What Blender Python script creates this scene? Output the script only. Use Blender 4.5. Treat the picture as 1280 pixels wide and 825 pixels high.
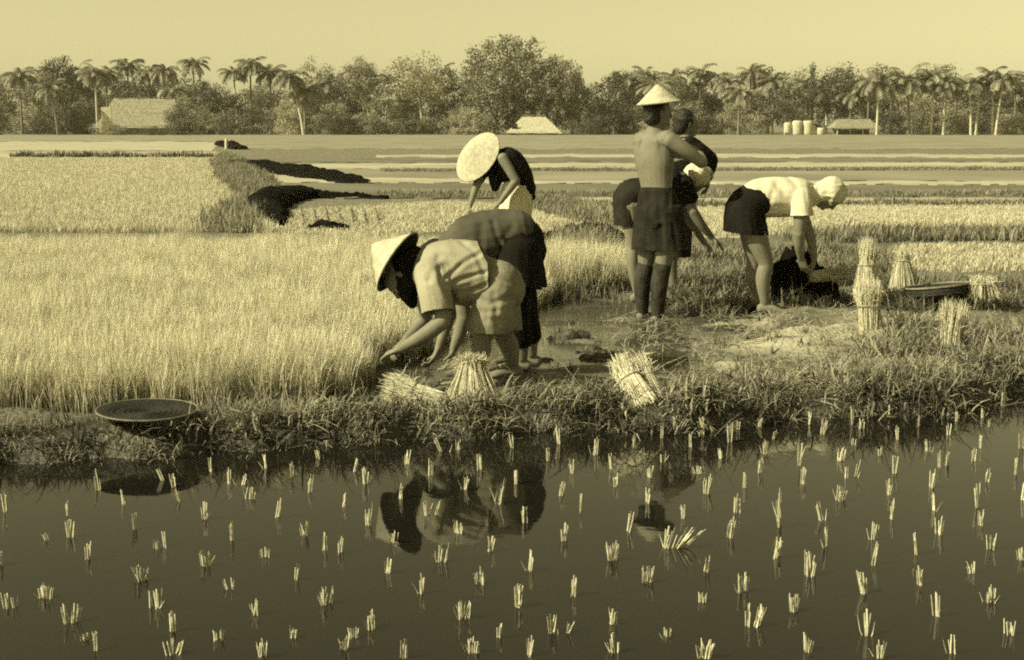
import bpy, bmesh, math, random
import numpy as np
from mathutils import Vector, Matrix

scn = bpy.context.scene
for o in list(bpy.data.objects):
    bpy.data.objects.remove(o)
random.seed(7)
RNG = np.random.default_rng(7)
R = math.radians

# ------------------------------------------------------------------ camera
EYE, FPX, HORIZON = 1.45, 1758.0, 157.0
PITCH = math.atan((412.5 - HORIZON) / FPX)
cam_data = bpy.data.cameras.new('camera')
cam_data.sensor_fit = 'HORIZONTAL'
cam_data.sensor_width = 36.0
cam_data.lens = 36.0 * FPX / 1280.0
cam_data.clip_start, cam_data.clip_end = 0.1, 20000
cam = bpy.data.objects.new('camera', cam_data)
scn.collection.objects.link(cam)
cam.location = (0, 0, EYE)
cam.rotation_euler = (R(90) - PITCH, 0, 0)
scn.camera = cam

# ------------------------------------------------------------------ light
SUN_EL, SUN_AZ = R(38), R(-112)          # azimuth from +Y, clockwise: left and a little behind the camera
sun_dir = Vector((math.sin(SUN_AZ) * math.cos(SUN_EL), math.cos(SUN_AZ) * math.cos(SUN_EL), math.sin(SUN_EL)))
sl = bpy.data.lights.new('sun', 'SUN')
sl.energy, sl.angle, sl.color = 3.6, R(0.5), (1.0, 0.925, 0.62)
so = bpy.data.objects.new('sun', sl)
scn.collection.objects.link(so)
so.rotation_euler = (-sun_dir).to_track_quat('-Z', 'Y').to_euler()

world = bpy.data.worlds.new('World')
scn.world = world
world.use_nodes = True
wn = world.node_tree
wn.nodes.clear()
w_out = wn.nodes.new('ShaderNodeOutputWorld')
w_bg = wn.nodes.new('ShaderNodeBackground')
w_sky = wn.nodes.new('ShaderNodeTexSky')
w_sky.sky_type = 'NISHITA'
w_sky.sun_disc = False
w_sky.sun_elevation, w_sky.sun_rotation = SUN_EL, SUN_AZ
w_sky.dust_density, w_sky.air_density = 1.0, 1.0
w_bw = wn.nodes.new('ShaderNodeRGBToBW')           # sepia print: one hue for the whole sky
w_mul = wn.nodes.new('ShaderNodeMixRGB')
w_mul.blend_type = 'MULTIPLY'
w_mul.inputs[0].default_value = 1.0
w_mul.inputs[2].default_value = (1.0, 0.905, 0.45, 1)
wn.links.new(w_sky.outputs[0], w_bw.inputs[0])
wn.links.new(w_bw.outputs[0], w_mul.inputs[1])
wn.links.new(w_mul.outputs[0], w_bg.inputs[0])
w_bg.inputs[1].default_value = 0.074
wn.links.new(w_bg.outputs[0], w_out.inputs[0])

scn.view_settings.view_transform = 'Standard'
scn.view_settings.look = 'None'
scn.view_settings.exposure = 1.05
scn.view_settings.gamma = 1.0
scn.render.engine = 'CYCLES'
scn.cycles.max_bounces = 5
scn.cycles.diffuse_bounces = 2
scn.cycles.glossy_bounces = 3
scn.cycles.transmission_bounces = 3
scn.cycles.volume_bounces = 0
scn.cycles.transparent_max_bounces = 4
scn.cycles.use_denoising = False
scn.cycles.filter_width = 2.0
scn.cycles.use_adaptive_sampling = True
scn.cycles.adaptive_threshold = 0.04

# ------------------------------------------------------------------ helpers
def ray(px, py):
    x, v = (px - 640.0) / FPX, -(py - 412.5) / FPX
    return Vector((x, v * math.sin(PITCH) + math.cos(PITCH), v * math.cos(PITCH) - math.sin(PITCH)))

def P(px, py, d):                       # the point seen at a pixel, at distance d along +Y
    r = ray(px, py)
    t = d / r.y
    return Vector((r.x * t, d, EYE + r.z * t))

def G(px, py, z=0.0):                   # the point seen at a pixel, at height z
    r = ray(px, py)
    t = (z - EYE) / r.z
    return Vector((r.x * t, r.y * t, z))

def vnoise(p, seed=0):
    p = np.asarray(p, dtype=np.float64)
    i = np.floor(p).astype(np.int64)
    f = p - i
    u = f * f * (3 - 2 * f)
    out = np.zeros(len(p))
    for dx in (0, 1):
        for dy in (0, 1):
            for dz in (0, 1):
                h = ((i[:, 0] + dx) * 374761393 + (i[:, 1] + dy) * 668265263 + (i[:, 2] + dz) * 2147483647 + seed * 974711) & 0xFFFFFFFF
                h = ((h ^ (h >> 13)) * 1274126177) & 0xFFFFFFFF
                h = (h ^ (h >> 16)) & 0xFFFF
                w = (u[:, 0] if dx else 1 - u[:, 0]) * (u[:, 1] if dy else 1 - u[:, 1]) * (u[:, 2] if dz else 1 - u[:, 2])
                out += w * (h / 65535.0)
    return out * 2 - 1

def fbm(p, octs=4, seed=0):
    p = np.asarray(p, dtype=np.float64)
    a, s, o = 0.5, 1.0, np.zeros(len(p))
    for k in range(octs):
        o += a * vnoise(p * s + 17.3 * k, seed + k)
        a *= 0.5
        s *= 2.03
    return o

def link(o, parent=None):
    scn.collection.objects.link(o)
    if parent is not None:
        o.parent = parent
    return o

def tag(o, label=None, cat=None, group=None, kind=None):
    if label: o['label'] = label
    if cat: o['category'] = cat
    if group: o['group'] = group
    if kind: o['kind'] = kind
    return o

class MB:
    """collects vertices and faces, and builds one mesh object"""
    def __init__(self):
        self.v, self.f, self.m, self.c = [], [], [], []
    def add(self, verts, faces, mi=0, col=None):
        b = len(self.v)
        self.v.extend([tuple(p) for p in verts])
        self.f.extend([tuple(b + i for i in f) for f in faces])
        self.m.extend([mi] * len(faces))
        self.c.extend(col if col is not None else [0.5] * len(verts))
    def mesh(self, name, mats, smooth=True):
        me = bpy.data.meshes.new(name)
        me.from_pydata(self.v, [], self.f)
        for mt in (mats if isinstance(mats, (list, tuple)) else [mats]):
            me.materials.append(mt)
        me.polygons.foreach_set('material_index', self.m)
        me.polygons.foreach_set('use_smooth', [smooth] * len(self.f))
        at = me.attributes.new('tip', 'FLOAT', 'POINT')
        at.data.foreach_set('value', self.c)
        me.update()
        return me
    def build(self, name, mats, parent=None, smooth=True):
        return link(bpy.data.objects.new(name, self.mesh(name, mats, smooth)), parent)
    def box(self, c, s, rz=0, mi=0):
        ca, sa = math.cos(rz), math.sin(rz)
        vs = []
        for dz in (-1, 1):
            for dx, dy in ((-1, -1), (1, -1), (1, 1), (-1, 1)):
                x, y = dx * s[0] / 2, dy * s[1] / 2
                vs.append((c[0] + x * ca - y * sa, c[1] + x * sa + y * ca, c[2] + dz * s[2] / 2))
        self.add(vs, [(0, 3, 2, 1), (4, 5, 6, 7), (0, 1, 5, 4), (1, 2, 6, 5), (2, 3, 7, 6), (3, 0, 4, 7)], mi)

def catmull(pts, n):
    pts = [np.array(p, float) for p in pts]
    if len(pts) == 2:
        return [pts[0] + (pts[1] - pts[0]) * k / n for k in range(n + 1)]
    ext = [2 * pts[0] - pts[1]] + pts + [2 * pts[-1] - pts[-2]]
    out = []
    for i in range(len(pts) - 1):
        p0, p1, p2, p3 = ext[i:i + 4]
        for k in range(n):
            t = k / n
            out.append(0.5 * ((2 * p1) + (-p0 + p2) * t + (2 * p0 - 5 * p1 + 4 * p2 - p3) * t * t + (-p0 + 3 * p1 - 3 * p2 + p3) * t ** 3))
    out.append(pts[-1])
    return out

def tube(mb, pts, rad, lat=(0, 1, 0), n=5, seg=14, mi=0, caps=True):
    """closed, rounded, tapering tube. rad: one radius, or (width along lat, thickness), per point"""
    rr = [(r, r) if not isinstance(r, (tuple, list)) else tuple(r) for r in rad]
    c = catmull([list(p) + list(r) for p, r in zip(pts, rr)], n)
    cen = np.array([q[:3] for q in c])
    rad2 = np.array([q[3:] for q in c])
    tan = np.gradient(cen, axis=0)
    tan /= np.linalg.norm(tan, axis=1)[:, None] + 1e-9
    rings = []
    def ring(ctr, t, ra, rb):
        l = np.array(lat, float)
        l = l - t * np.dot(l, t)
        if np.linalg.norm(l) < 0.15:
            l = np.array((0.37, 0.2, 0.9)); l = l - t * np.dot(l, t)
        l /= np.linalg.norm(l)
        b = np.cross(t, l)
        return [ctr + l * ra * math.cos(a) + b * rb * math.sin(a) for a in np.linspace(0, 2 * math.pi, seg, endpoint=False)]
    if caps:
        for s in (0.98, 0.75, 0.4):
            k = math.sqrt(1 - s * s)
            rings.append(ring(cen[0] - tan[0] * min(rad2[0]) * s * 0.8, tan[0], rad2[0][0] * k, rad2[0][1] * k))
    for q, t, r in zip(cen, tan, rad2):
        rings.append(ring(q, t, r[0], r[1]))
    if caps:
        for s in (0.4, 0.75, 0.98):
            k = math.sqrt(1 - s * s)
            rings.append(ring(cen[-1] + tan[-1] * min(rad2[-1]) * s * 0.8, tan[-1], rad2[-1][0] * k, rad2[-1][1] * k))
    v = [p for r in rings for p in r]
    f = []
    for i in range(len(rings) - 1):
        for j in range(seg):
            a, b = i * seg + j, i * seg + (j + 1) % seg
            f.append((a, b, b + seg, a + seg))
    if caps:
        f.append(tuple(range(seg - 1, -1, -1)))
        f.append(tuple(range((len(rings) - 1) * seg, len(rings) * seg)))
    mb.add(v, f, mi)

def to_px(co):
    c = np.asarray(co, float)
    dz = c[:, 2] - EYE
    dep = c[:, 1] * math.cos(PITCH) - dz * math.sin(PITCH)
    up = c[:, 1] * math.sin(PITCH) + dz * math.cos(PITCH)
    return np.stack([640 + FPX * c[:, 0] / dep, 412.5 - FPX * up / dep], 1)

def seg_dist(p, line):
    best = np.full(len(p), 1e9)
    for a, b in zip(line[:-1], line[1:]):
        a, b = np.array(a, float), np.array(b, float)
        t = np.clip(((p - a) @ (b - a)) / ((b - a) @ (b - a)), 0, 1)
        best = np.minimum(best, np.linalg.norm(p - (a + t[:, None] * (b - a)), axis=1))
    return best

def creases(lines, base=None):
    """real creases sculpted into the side of a garment, each along a line with a width and a depth"""
    def f(co, no):
        d = base(co, no) if base else np.zeros(len(co))
        vw = np.array((0, 0, EYE)) - co
        vw /= np.linalg.norm(vw, axis=1)[:, None]
        face = np.clip((no * vw).sum(1) * 3, 0, 1)
        px = to_px(co)
        for line, w, dep in lines:
            q = seg_dist(px, line) / w
            wob = .75 + .25 * np.clip(.5 + 1.6 * fbm(co * 5, 2, int(w * 7 + line[0][0])), 0, 1)
            d += face * wob * dep * .6 * (-np.exp(-q * q) + .35 * np.exp(-(q - 1.9) ** 2))
        return d
    return f

def remeshed(mb, name, mat, voxel=0.007, parent=None, disp=None, smooth_it=2, hems=()):
    """melts the closed pieces in mb into one continuous skin; hems = (point, outward direction, reach): cut open there"""
    tmp = mb.build('tmp_' + name, mat)
    md = tmp.modifiers.new('r', 'REMESH')
    md.mode = 'VOXEL'
    md.voxel_size = voxel
    if smooth_it:
        sm = tmp.modifiers.new('s', 'SMOOTH')
        sm.iterations, sm.factor = smooth_it, 0.5
    dg = bpy.context.evaluated_depsgraph_get()
    me = bpy.data.meshes.new_from_object(tmp.evaluated_get(dg))
    me.name = name
    bpy.data.objects.remove(tmp)
    me.materials.clear()
    me.materials.append(mat)
    if disp is not None:
        n = len(me.vertices)
        co = np.empty(n * 3); me.vertices.foreach_get('co', co); co = co.reshape(-1, 3)
        no = np.empty(n * 3); me.vertices.foreach_get('normal', no); no = no.reshape(-1, 3)
        co = co + no * disp(co, no)[:, None]
        me.vertices.foreach_set('co', co.ravel())
    if hems:
        bm = bmesh.new(); bm.from_mesh(me)
        for c, nrm, reach in hems:
            c = Vector(c)
            fs = [f for f in bm.faces if (f.calc_center_median() - c).length < reach]
            geom = list({v for f in fs for v in f.verts}) + list({e for f in fs for e in f.edges}) + fs
            bmesh.ops.bisect_plane(bm, geom=geom, plane_co=c, plane_no=Vector(nrm).normalized(), clear_outer=True)
        bmesh.ops.solidify(bm, geom=bm.faces[:], thickness=0.005)
        bm.to_mesh(me); bm.free()
    me.polygons.foreach_set('use_smooth', [True] * len(me.polygons))
    me.update()
    return link(bpy.data.objects.new(name, me), parent)

# ------------------------------------------------------------------ materials (an old toned print: every stuff has a warm, low-chroma colour)
TINT = (1.0, 0.95, 0.71)
def tone(v, k=1.0):
    return (v * TINT[0], v * (1 - (1 - TINT[1]) * k), v * (1 - (1 - TINT[2]) * k), 1)

MATS = {}
def mat(name, v, v2=None, rough=0.8, scale=8.0, bump=0.0, bscale=None, spec=0.3, rand=0.0, tip=None, trans=0.0, detail=5):
    """noise-mottled material between tones v and v2; rand varies it per copy, tip = tone towards blade tips"""
    m = bpy.data.materials.new(name)
    m.use_nodes = True
    nt = m.node_tree
    N, L = nt.nodes, nt.links
    bs = N['Principled BSDF']
    bs.inputs['Roughness'].default_value = rough
    bs.inputs['Specular IOR Level'].default_value = spec
    v2 = v if v2 is None else v2
    tc = N.new('ShaderNodeTexCoord')
    nz = N.new('ShaderNodeTexNoise')
    nz.inputs['Scale'].default_value = scale
    nz.inputs['Detail'].default_value = detail
    L.new(tc.outputs['Object'], nz.inputs['Vector'])
    rp = N.new('ShaderNodeValToRGB')
    rp.color_ramp.elements[0].position, rp.color_ramp.elements[1].position = 0.32, 0.68
    rp.color_ramp.elements[0].color, rp.color_ramp.elements[1].color = tone(v), tone(v2)
    L.new(nz.outputs['Fac'], rp.inputs[0])
    col = rp.outputs[0]
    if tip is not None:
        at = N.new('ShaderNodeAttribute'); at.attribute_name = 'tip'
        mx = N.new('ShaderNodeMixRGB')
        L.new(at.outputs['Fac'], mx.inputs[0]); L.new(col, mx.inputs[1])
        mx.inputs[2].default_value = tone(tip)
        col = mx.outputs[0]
    if rand:
        oi = N.new('ShaderNodeObjectInfo')
        mr = N.new('ShaderNodeMapRange')
        mr.inputs['To Min'].default_value, mr.inputs['To Max'].default_value = 1 - rand, 1 + rand
        L.new(oi.outputs['Random'], mr.inputs['Value'])
        mm = N.new('ShaderNodeVectorMath'); mm.operation = 'SCALE'
        L.new(col, mm.inputs[0]); L.new(mr.outputs[0], mm.inputs['Scale'])
        col = mm.outputs[0]
    L.new(col, bs.inputs['Base Color'])
    if bump:
        nb = N.new('ShaderNodeTexNoise')
        nb.inputs['Scale'].default_value = bscale or scale * 4
        nb.inputs['Detail'].default_value = 6
        L.new(tc.outputs['Object'], nb.inputs['Vector'])
        bp = N.new('ShaderNodeBump')
        bp.inputs['Strength'].default_value = bump
        bp.inputs['Distance'].default_value = 0.02
        L.new(nb.outputs['Fac'], bp.inputs['Height'])
        L.new(bp.outputs[0], bs.inputs['Normal'])
    if trans:
        tr = N.new('ShaderNodeBsdfTranslucent')
        L.new(col, tr.inputs[0])
        ms = N.new('ShaderNodeMixShader'); ms.inputs[0].default_value = trans
        L.new(bs.outputs[0], ms.inputs[1]); L.new(tr.outputs[0], ms.inputs[2])
        L.new(ms.outputs[0], N['Material Output'].inputs[0])
    MATS[name] = m
    return m

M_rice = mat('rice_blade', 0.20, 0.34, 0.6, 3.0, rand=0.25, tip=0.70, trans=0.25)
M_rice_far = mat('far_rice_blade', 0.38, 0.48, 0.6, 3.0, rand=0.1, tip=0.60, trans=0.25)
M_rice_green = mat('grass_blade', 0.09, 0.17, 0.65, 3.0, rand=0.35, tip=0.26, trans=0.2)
M_weed = mat('weed_blade', 0.05, 0.14, 0.6, 3.0, rand=0.8, tip=0.34, trans=0.2)
M_straw = mat('straw', 0.26, 0.42, 0.7, 30, rand=0.15)
M_seedling = mat('seedling_stalk', 0.40, 0.68, 0.6, 60, rand=0.12)
M_root = mat('seedling_root', 0.12, 0.25, 0.8, 40)
M_mud_shade = mat('dark_mud_and_shade', 0.005, 0.012, 0.95, 6, bump=1.0, spec=0.02)  # near-black: colours the dark mud and also the shade wedges by the bunds
M_mud_wet = mat('trampled_mud', 0.03, 0.08, 0.5, 9, bump=0.9, spec=0.3)
M_mud_pale = mat('drying_mud', 0.20, 0.38, 0.75, 5, bump=0.6)
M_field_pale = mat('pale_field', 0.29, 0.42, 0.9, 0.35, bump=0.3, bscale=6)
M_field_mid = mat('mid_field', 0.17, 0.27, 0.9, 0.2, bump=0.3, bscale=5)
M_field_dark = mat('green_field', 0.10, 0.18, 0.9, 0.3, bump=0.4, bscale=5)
M_bark = mat('bark', 0.12, 0.22, 0.9, 3, bump=0.5)
M_bark_pale = mat('pale_bark', 0.42, 0.56, 0.85, 2, bump=0.3)
M_leaf_dark = mat('dark_leaf', 0.06, 0.13, 0.6, 0.5, rand=0.25, trans=0.12)
M_leaf = mat('mid_leaf', 0.16, 0.28, 0.6, 0.5, rand=0.3, trans=0.15)
M_leaf_pale = mat('pale_leaf', 0.30, 0.44, 0.6, 0.5, rand=0.2, trans=0.2)
M_frond = mat('palm_frond', 0.13, 0.27, 0.55, 0.8, rand=0.35, trans=0.15)
M_thatch = mat('thatch', 0.15, 0.32, 0.95, 3, bump=0.8, bscale=9)
M_thatch_pale = mat('sun_bleached_thatch', 0.34, 0.50, 0.95, 3, bump=0.8, bscale=9)
M_wall = mat('bamboo_wall', 0.22, 0.34, 0.9, 2, bump=0.4)
M_white = mat('whitewash', 0.42, 0.55, 0.9, 2)
M_dark = mat('dark_opening', 0.02, 0.03, 0.9, 2)
M_skin = mat('brown_skin', 0.15, 0.20, 0.6, 9, bump=0.05, bscale=60, spec=0.22)
M_skin_dark = mat('dark_brown_skin', 0.15, 0.21, 0.45, 9, bump=0.05, bscale=60, spec=0.4)
M_hair = mat('black_hair', 0.012, 0.025, 0.5, 40, bump=0.5, bscale=90)
M_cloth_light = mat('light_cotton', 0.25, 0.36, 0.9, 5, bump=0.25, bscale=140, spec=0.1)
M_cloth_white = mat('white_cotton', 0.50, 0.58, 0.9, 10, bump=0.25, bscale=140, spec=0.1)
M_cloth_khaki = mat('khaki_cotton', 0.15, 0.27, 0.9, 5, bump=0.25, bscale=140, spec=0.1)
M_cloth_grey = mat('grey_cotton', 0.055, 0.095, 0.9, 5, bump=0.25, bscale=140, spec=0.1)
M_cloth_dark = mat('dark_cotton', 0.014, 0.028, 0.9, 10, bump=0.25, bscale=140, spec=0.1)
M_cloth_black = mat('black_cotton', 0.007, 0.014, 0.9, 10, bump=0.25, bscale=140, spec=0.1)
M_mudskin = mat('mud_on_skin', 0.018, 0.055, 0.75, 9, bump=0.25, bscale=70, spec=0.15)
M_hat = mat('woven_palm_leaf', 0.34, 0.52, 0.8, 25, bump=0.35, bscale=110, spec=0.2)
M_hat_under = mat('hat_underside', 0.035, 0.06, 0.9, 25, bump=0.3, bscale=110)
M_basket = mat('smoked_basket', 0.012, 0.025, 0.7, 25, bump=0.5, bscale=120)
M_rim = mat('cane_rim', 0.12, 0.22, 0.7, 25)

# ground: mud, drying mud and dry soil, chosen by an attribute written on the sheet
def ground_material():
    m = bpy.data.materials.new('soil')
    m.use_nodes = True
    N, L = m.node_tree.nodes, m.node_tree.links
    bs = N['Principled BSDF']
    at = N.new('ShaderNodeAttribute'); at.attribute_name = 'dry'
    tc = N.new('ShaderNodeTexCoord')
    n1 = N.new('ShaderNodeTexNoise'); n1.inputs['Scale'].default_value = 4.5; n1.inputs['Detail'].default_value = 8
    L.new(tc.outputs['Object'], n1.inputs['Vector'])
    add = N.new('ShaderNodeMath'); add.operation = 'MULTIPLY_ADD'
    L.new(n1.outputs['Fac'], add.inputs[0]); add.inputs[1].default_value = 0.5
    sub = N.new('ShaderNodeMath'); sub.operation = 'SUBTRACT'; sub.inputs[1].default_value = 0.25
    L.new(add.outputs[0], sub.inputs[0])
    L.new(at.outputs['Fac'], add.inputs[2])
    rp = N.new('ShaderNodeValToRGB')
    e = rp.color_ramp.elements
    e[0].position, e[0].color = 0.0, tone(0.045)
    e[1].position, e[1].color = 1.0, tone(0.36)
    k = e.new(0.35); k.color = tone(0.10)
    k = e.new(0.7); k.color = tone(0.23)
    L.new(sub.outputs[0], rp.inputs[0])
    L.new(rp.outputs[0], bs.inputs['Base Color'])
    rr = N.new('ShaderNodeMapRange')
    L.new(sub.outputs[0], rr.inputs['Value'])
    rr.inputs['To Min'].default_value, rr.inputs['To Max'].default_value = 0.35, 0.9
    L.new(rr.outputs[0], bs.inputs['Roughness'])
    bs.inputs['Specular IOR Level'].default_value = 0.3
    n2 = N.new('ShaderNodeTexNoise'); n2.inputs['Scale'].default_value = 26; n2.inputs['Detail'].default_value = 8
    L.new(tc.outputs['Object'], n2.inputs['Vector'])
    bp = N.new('ShaderNodeBump'); bp.inputs['Strength'].default_value = 0.9; bp.inputs['Distance'].default_value = 0.045
    L.new(n2.outputs['Fac'], bp.inputs['Height']); L.new(bp.outputs[0], bs.inputs['Normal'])
    return m

def water_material(name, base, ripple, rscale, stretch=(1, 1, 1)):
    m = bpy.data.materials.new(name)
    m.use_nodes = True
    N, L = m.node_tree.nodes, m.node_tree.links
    bs = N['Principled BSDF']
    bs.inputs['Base Color'].default_value = tone(base)
    bs.inputs['Roughness'].default_value = 0.03
    bs.inputs['IOR'].default_value = 1.333
    tc = N.new('ShaderNodeTexCoord')
    mp = N.new('ShaderNodeMapping'); mp.inputs['Scale'].default_value = stretch
    L.new(tc.outputs['Object'], mp.inputs[0])
    nz = N.new('ShaderNodeTexNoise'); nz.inputs['Scale'].default_value = rscale; nz.inputs['Detail'].default_value = 3
    L.new(mp.outputs[0], nz.inputs['Vector'])
    bp = N.new('ShaderNodeBump'); bp.inputs['Strength'].default_value = ripple; bp.inputs['Distance'].default_value = 0.01
    L.new(nz.outputs['Fac'], bp.inputs['Height']); L.new(bp.outputs[0], bs.inputs['Normal'])
    return m
M_soil = ground_material()
M_water = water_material('paddy_water', 0.011, 0.05, 5)
M_water_wet = water_material('nursery_water', 0.06, 0.40, 8, (1, 2.2, 1))

# ------------------------------------------------------------------ setting: the ground sheet
EDGE = [G(px, py) for px, py in ((-200, 598), (25, 590), (130, 579), (250, 573), (400, 568), (500, 556), (640, 549), (740, 546), (850, 545), (950, 536), (1100, 526), (1200, 516), (1290, 498), (1500, 480))]
EX, EY = np.array([p.x for p in EDGE]), np.array([p.y for p in EDGE])
def edge_y(x):
    s = np.interp(x, EX, EY)
    return s + 0.05 * np.sin(x * 5.1) + 0.03 * np.sin(x * 13.7 + 1)

def sstep(a, b, x):
    t = np.clip((x - a) / (b - a), 0, 1)
    return t * t * (3 - 2 * t)

# right-hand limit of the standing nursery rice, as X for each Y
NR = [(7.0, -0.95), (7.6, -0.85), (8.2, -0.80), (9.0, -0.55), (10.6, 0.1), (11.6, 0.30), (11.9, 0.95), (13, 1.1), (17, 1.5), (19, 1.7)]
def nursery_right(y):
    return np.interp(y, [a for a, b in NR], [b for a, b in NR])

def zones(x, y):
    """height and dryness of the soil"""
    t = y - edge_y(x)
    n = fbm(np.stack([x * 2.3, y * 2.3, x * 0], 1), 5, 3)
    n2 = fbm(np.stack([x * 9, y * 9, x * 0], 1), 3, 9)
    bank = sstep(-0.05, 0.22, t)
    near = 1 - sstep(15, 22, y)
    h = -0.16 + bank * 0.27
    bankback = sstep(0.45, 0.95, t)
    nurs = sstep(0.05, 0.3, nursery_right(y) - x) * sstep(0.5, 0.9, t)
    # the harvested wet corner in the middle
    xc = (x - 0.0)
    wet = sstep(-1.1, -0.5, x) * (1 - sstep(1.5, 2.4, x + 0.25 * n)) * sstep(0.35, 0.75, t) * (1 - sstep(11.2, 12.2, y)) * (1 - nurs)
    h = h - bankback * 0.045
    h = h * (1 - wet) + wet * (-0.014 + 0.06 * n + 0.02 * n2)
    h = h + near * bank * (1 - wet) * (0.05 * n + 0.012 * n2)
    h = h + .065 * np.exp(-((x + .2) / .32) ** 2 - ((y - 7.5) / .32) ** 2) + .06 * np.exp(-((x - .05) / .25) ** 2 - ((y - 8.15) / .28) ** 2)
    far = sstep(14, 24, y)
    h = np.where(t > 0, h * (1 - far) + far * 0.02, h)
    dry = 0.04 + 0.42 * bankback + 0.15 * n
    dry = dry * (1 - wet) + wet * (0.16 + 0.6 * n)
    # pale drying mud in front of the right-hand woman
    px = np.exp(-(((x - 1.75) / 0.75) ** 2 + ((y - 9.2) / 1.0) ** 2)) + np.exp(-(((x - 1.25) / 0.45) ** 2 + ((y - 8.0) / 0.35) ** 2)) + 0.8 * np.exp(-(((x - 2.6) / 0.5) ** 2 + ((y - 9.6) / 0.7) ** 2))
    px = np.clip(px, 0, 1) * sstep(0.4, 0.7, t)
    dry = dry + px * (0.38 + 0.9 * n + 0.35 * n2)
    h = h + px * (0.028 + 0.06 * n + 0.035 * n2)
    dry = dry * (1 - far) + far * 0.55
    dry = np.where(t < 0, 0.1, dry)
    return h, dry

def spaced(lo, hi, fine_lo, fine_hi, step, grow):
    c = list(np.arange(fine_lo, fine_hi, step))
    s, x = step, fine_hi
    while x < hi:
        c.append(x); s *= grow; x += s
    c.append(hi)
    s, x = step, fine_lo
    pre = []
    while True:
        s *= grow; x -= s
        if x <= lo: break
        pre.append(x)
    pre.append(lo)
    return np.array(pre[::-1] + c)

gx = spaced(-6000, 6000, -4.2, 4.4, 0.045, 1.14)
gy = spaced(-300, 9000, 5.6, 13.5, 0.045, 1.12)
XX, YY = np.meshgrid(gx, gy)
hh, dd = zones(XX.ravel(), YY.ravel())
def grid_mesh(name, X, Y, Z, mats):
    ny, nx = X.shape
    v = np.stack([X.ravel(), Y.ravel(), Z.ravel()], 1)
    i = np.arange(nx * ny).reshape(ny, nx)
    f = np.stack([i[:-1, :-1], i[:-1, 1:], i[1:, 1:], i[1:, :-1]], -1).reshape(-1, 4)
    me = bpy.data.meshes.new(name)
    me.from_pydata(v.tolist(), [], f.tolist())
    me.materials.append(mats)
    me.polygons.foreach_set('use_smooth', [True] * len(me.polygons))
    return me
gm = grid_mesh('ground', XX, YY, hh, M_soil)
ga = gm.attributes.new('dry', 'FLOAT', 'POINT')
ga.data.foreach_set('value', np.clip(dd, 0, 1.2))
tag(link(bpy.data.objects.new('ground', gm)), 'muddy ground of the rice fields reaching to the tree line', kind='structure')

def hz(x, y):
    return float(zones(np.array([x]), np.array([y]))[0][0])

def sheet(name, pts, z, material, label, cuts=1):
    mb = MB()
    mb.add([(p[0], p[1], z) for p in pts], [tuple(range(len(pts)))])
    return tag(mb.build(name, material, smooth=False), label, kind='structure')

# flooded paddy in the foreground: from behind the camera to a little inside the bank
xs = np.linspace(-8, 8, 120)
front = [(x, float(edge_y(np.array([x]))[0]) + 0.12) for x in xs]
sheet('paddy_water', [(-60, -60), (60, -60), (60, front[-1][1])] + [(x, y) for x, y in front[::-1]] + [(-60, front[0][1])], 0.0, M_water, 'still dark water of the flooded paddy in front of the bank')
# shallow water in the harvested corner of the seedbed
sheet('shallow_water', [(x, float(edge_y(np.array([x]))[0]) + .32) for x in np.linspace(-1.5, 2.2, 40)] + [(2.6, 11.9), (-0.8, 12.4)], 0.012, M_water_wet, 'shallow rippled water over the harvested seedbed')

# ---- fields and bunds in strips towards the trees
ZF = [0.026]
def field(poly, material, label):
    """a plot a hand's breadth above the ditch level: uneven outline, with its own banked sides"""
    ZF[0] += 0.002
    z = ZF[0]
    pts = []
    n = len(poly)
    for a, b in zip(poly, poly[1:] + poly[:1]):
        m = max(1, int(max(abs(b[0] - a[0]), abs(b[1] - a[1])) / 11))
        for k in range(m):
            t = k / m
            pts.append((a[0] + (b[0] - a[0]) * t, a[1] + (b[1] - a[1]) * t))
    pp = np.array(pts)
    sd = int(poly[0][1] * 10 + poly[0][0]) % 97
    thick = max(p[1] for p in poly) - min(p[1] for p in poly)
    amp = min(.55, thick * .12)
    pp[:, 1] += amp * 1.6 * vnoise(np.stack([pp[:, 0] * .035, pp[:, 1] * .05, pp[:, 0] * 0], 1), sd) + amp * .9 * vnoise(np.stack([pp[:, 0] * .12, pp[:, 1] * .05, pp[:, 0] * 0], 1), sd + 5)
    top = [G(x, y, z) for x, y in pp]
    k = len(top)
    mb = MB()
    mb.add([tuple(p) for p in top] + [(p.x, p.y, -.1) for p in top], [tuple(range(k))] + [(i, (i + 1) % k, (i + 1) % k + k, i + k) for i in range(k)])
    return tag(mb.build('field', material, smooth=False), label, kind='structure')

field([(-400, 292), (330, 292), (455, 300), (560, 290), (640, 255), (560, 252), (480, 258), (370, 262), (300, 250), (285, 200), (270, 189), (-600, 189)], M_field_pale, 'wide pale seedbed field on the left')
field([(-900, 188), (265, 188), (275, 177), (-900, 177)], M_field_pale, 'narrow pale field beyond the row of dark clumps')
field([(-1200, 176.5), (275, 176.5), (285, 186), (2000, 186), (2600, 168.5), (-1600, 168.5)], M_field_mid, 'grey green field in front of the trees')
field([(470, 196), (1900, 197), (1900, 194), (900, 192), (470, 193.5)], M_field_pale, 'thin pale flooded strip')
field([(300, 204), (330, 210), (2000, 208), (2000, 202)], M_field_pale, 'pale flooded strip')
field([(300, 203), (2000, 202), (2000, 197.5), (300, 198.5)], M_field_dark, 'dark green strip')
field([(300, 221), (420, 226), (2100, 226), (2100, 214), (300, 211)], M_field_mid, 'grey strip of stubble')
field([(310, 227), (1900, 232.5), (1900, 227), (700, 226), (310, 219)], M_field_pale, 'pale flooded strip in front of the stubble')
field([(340, 240), (430, 247), (2000, 246), (2000, 233.5), (340, 229)], M_field_dark, 'darker green strip')
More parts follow.
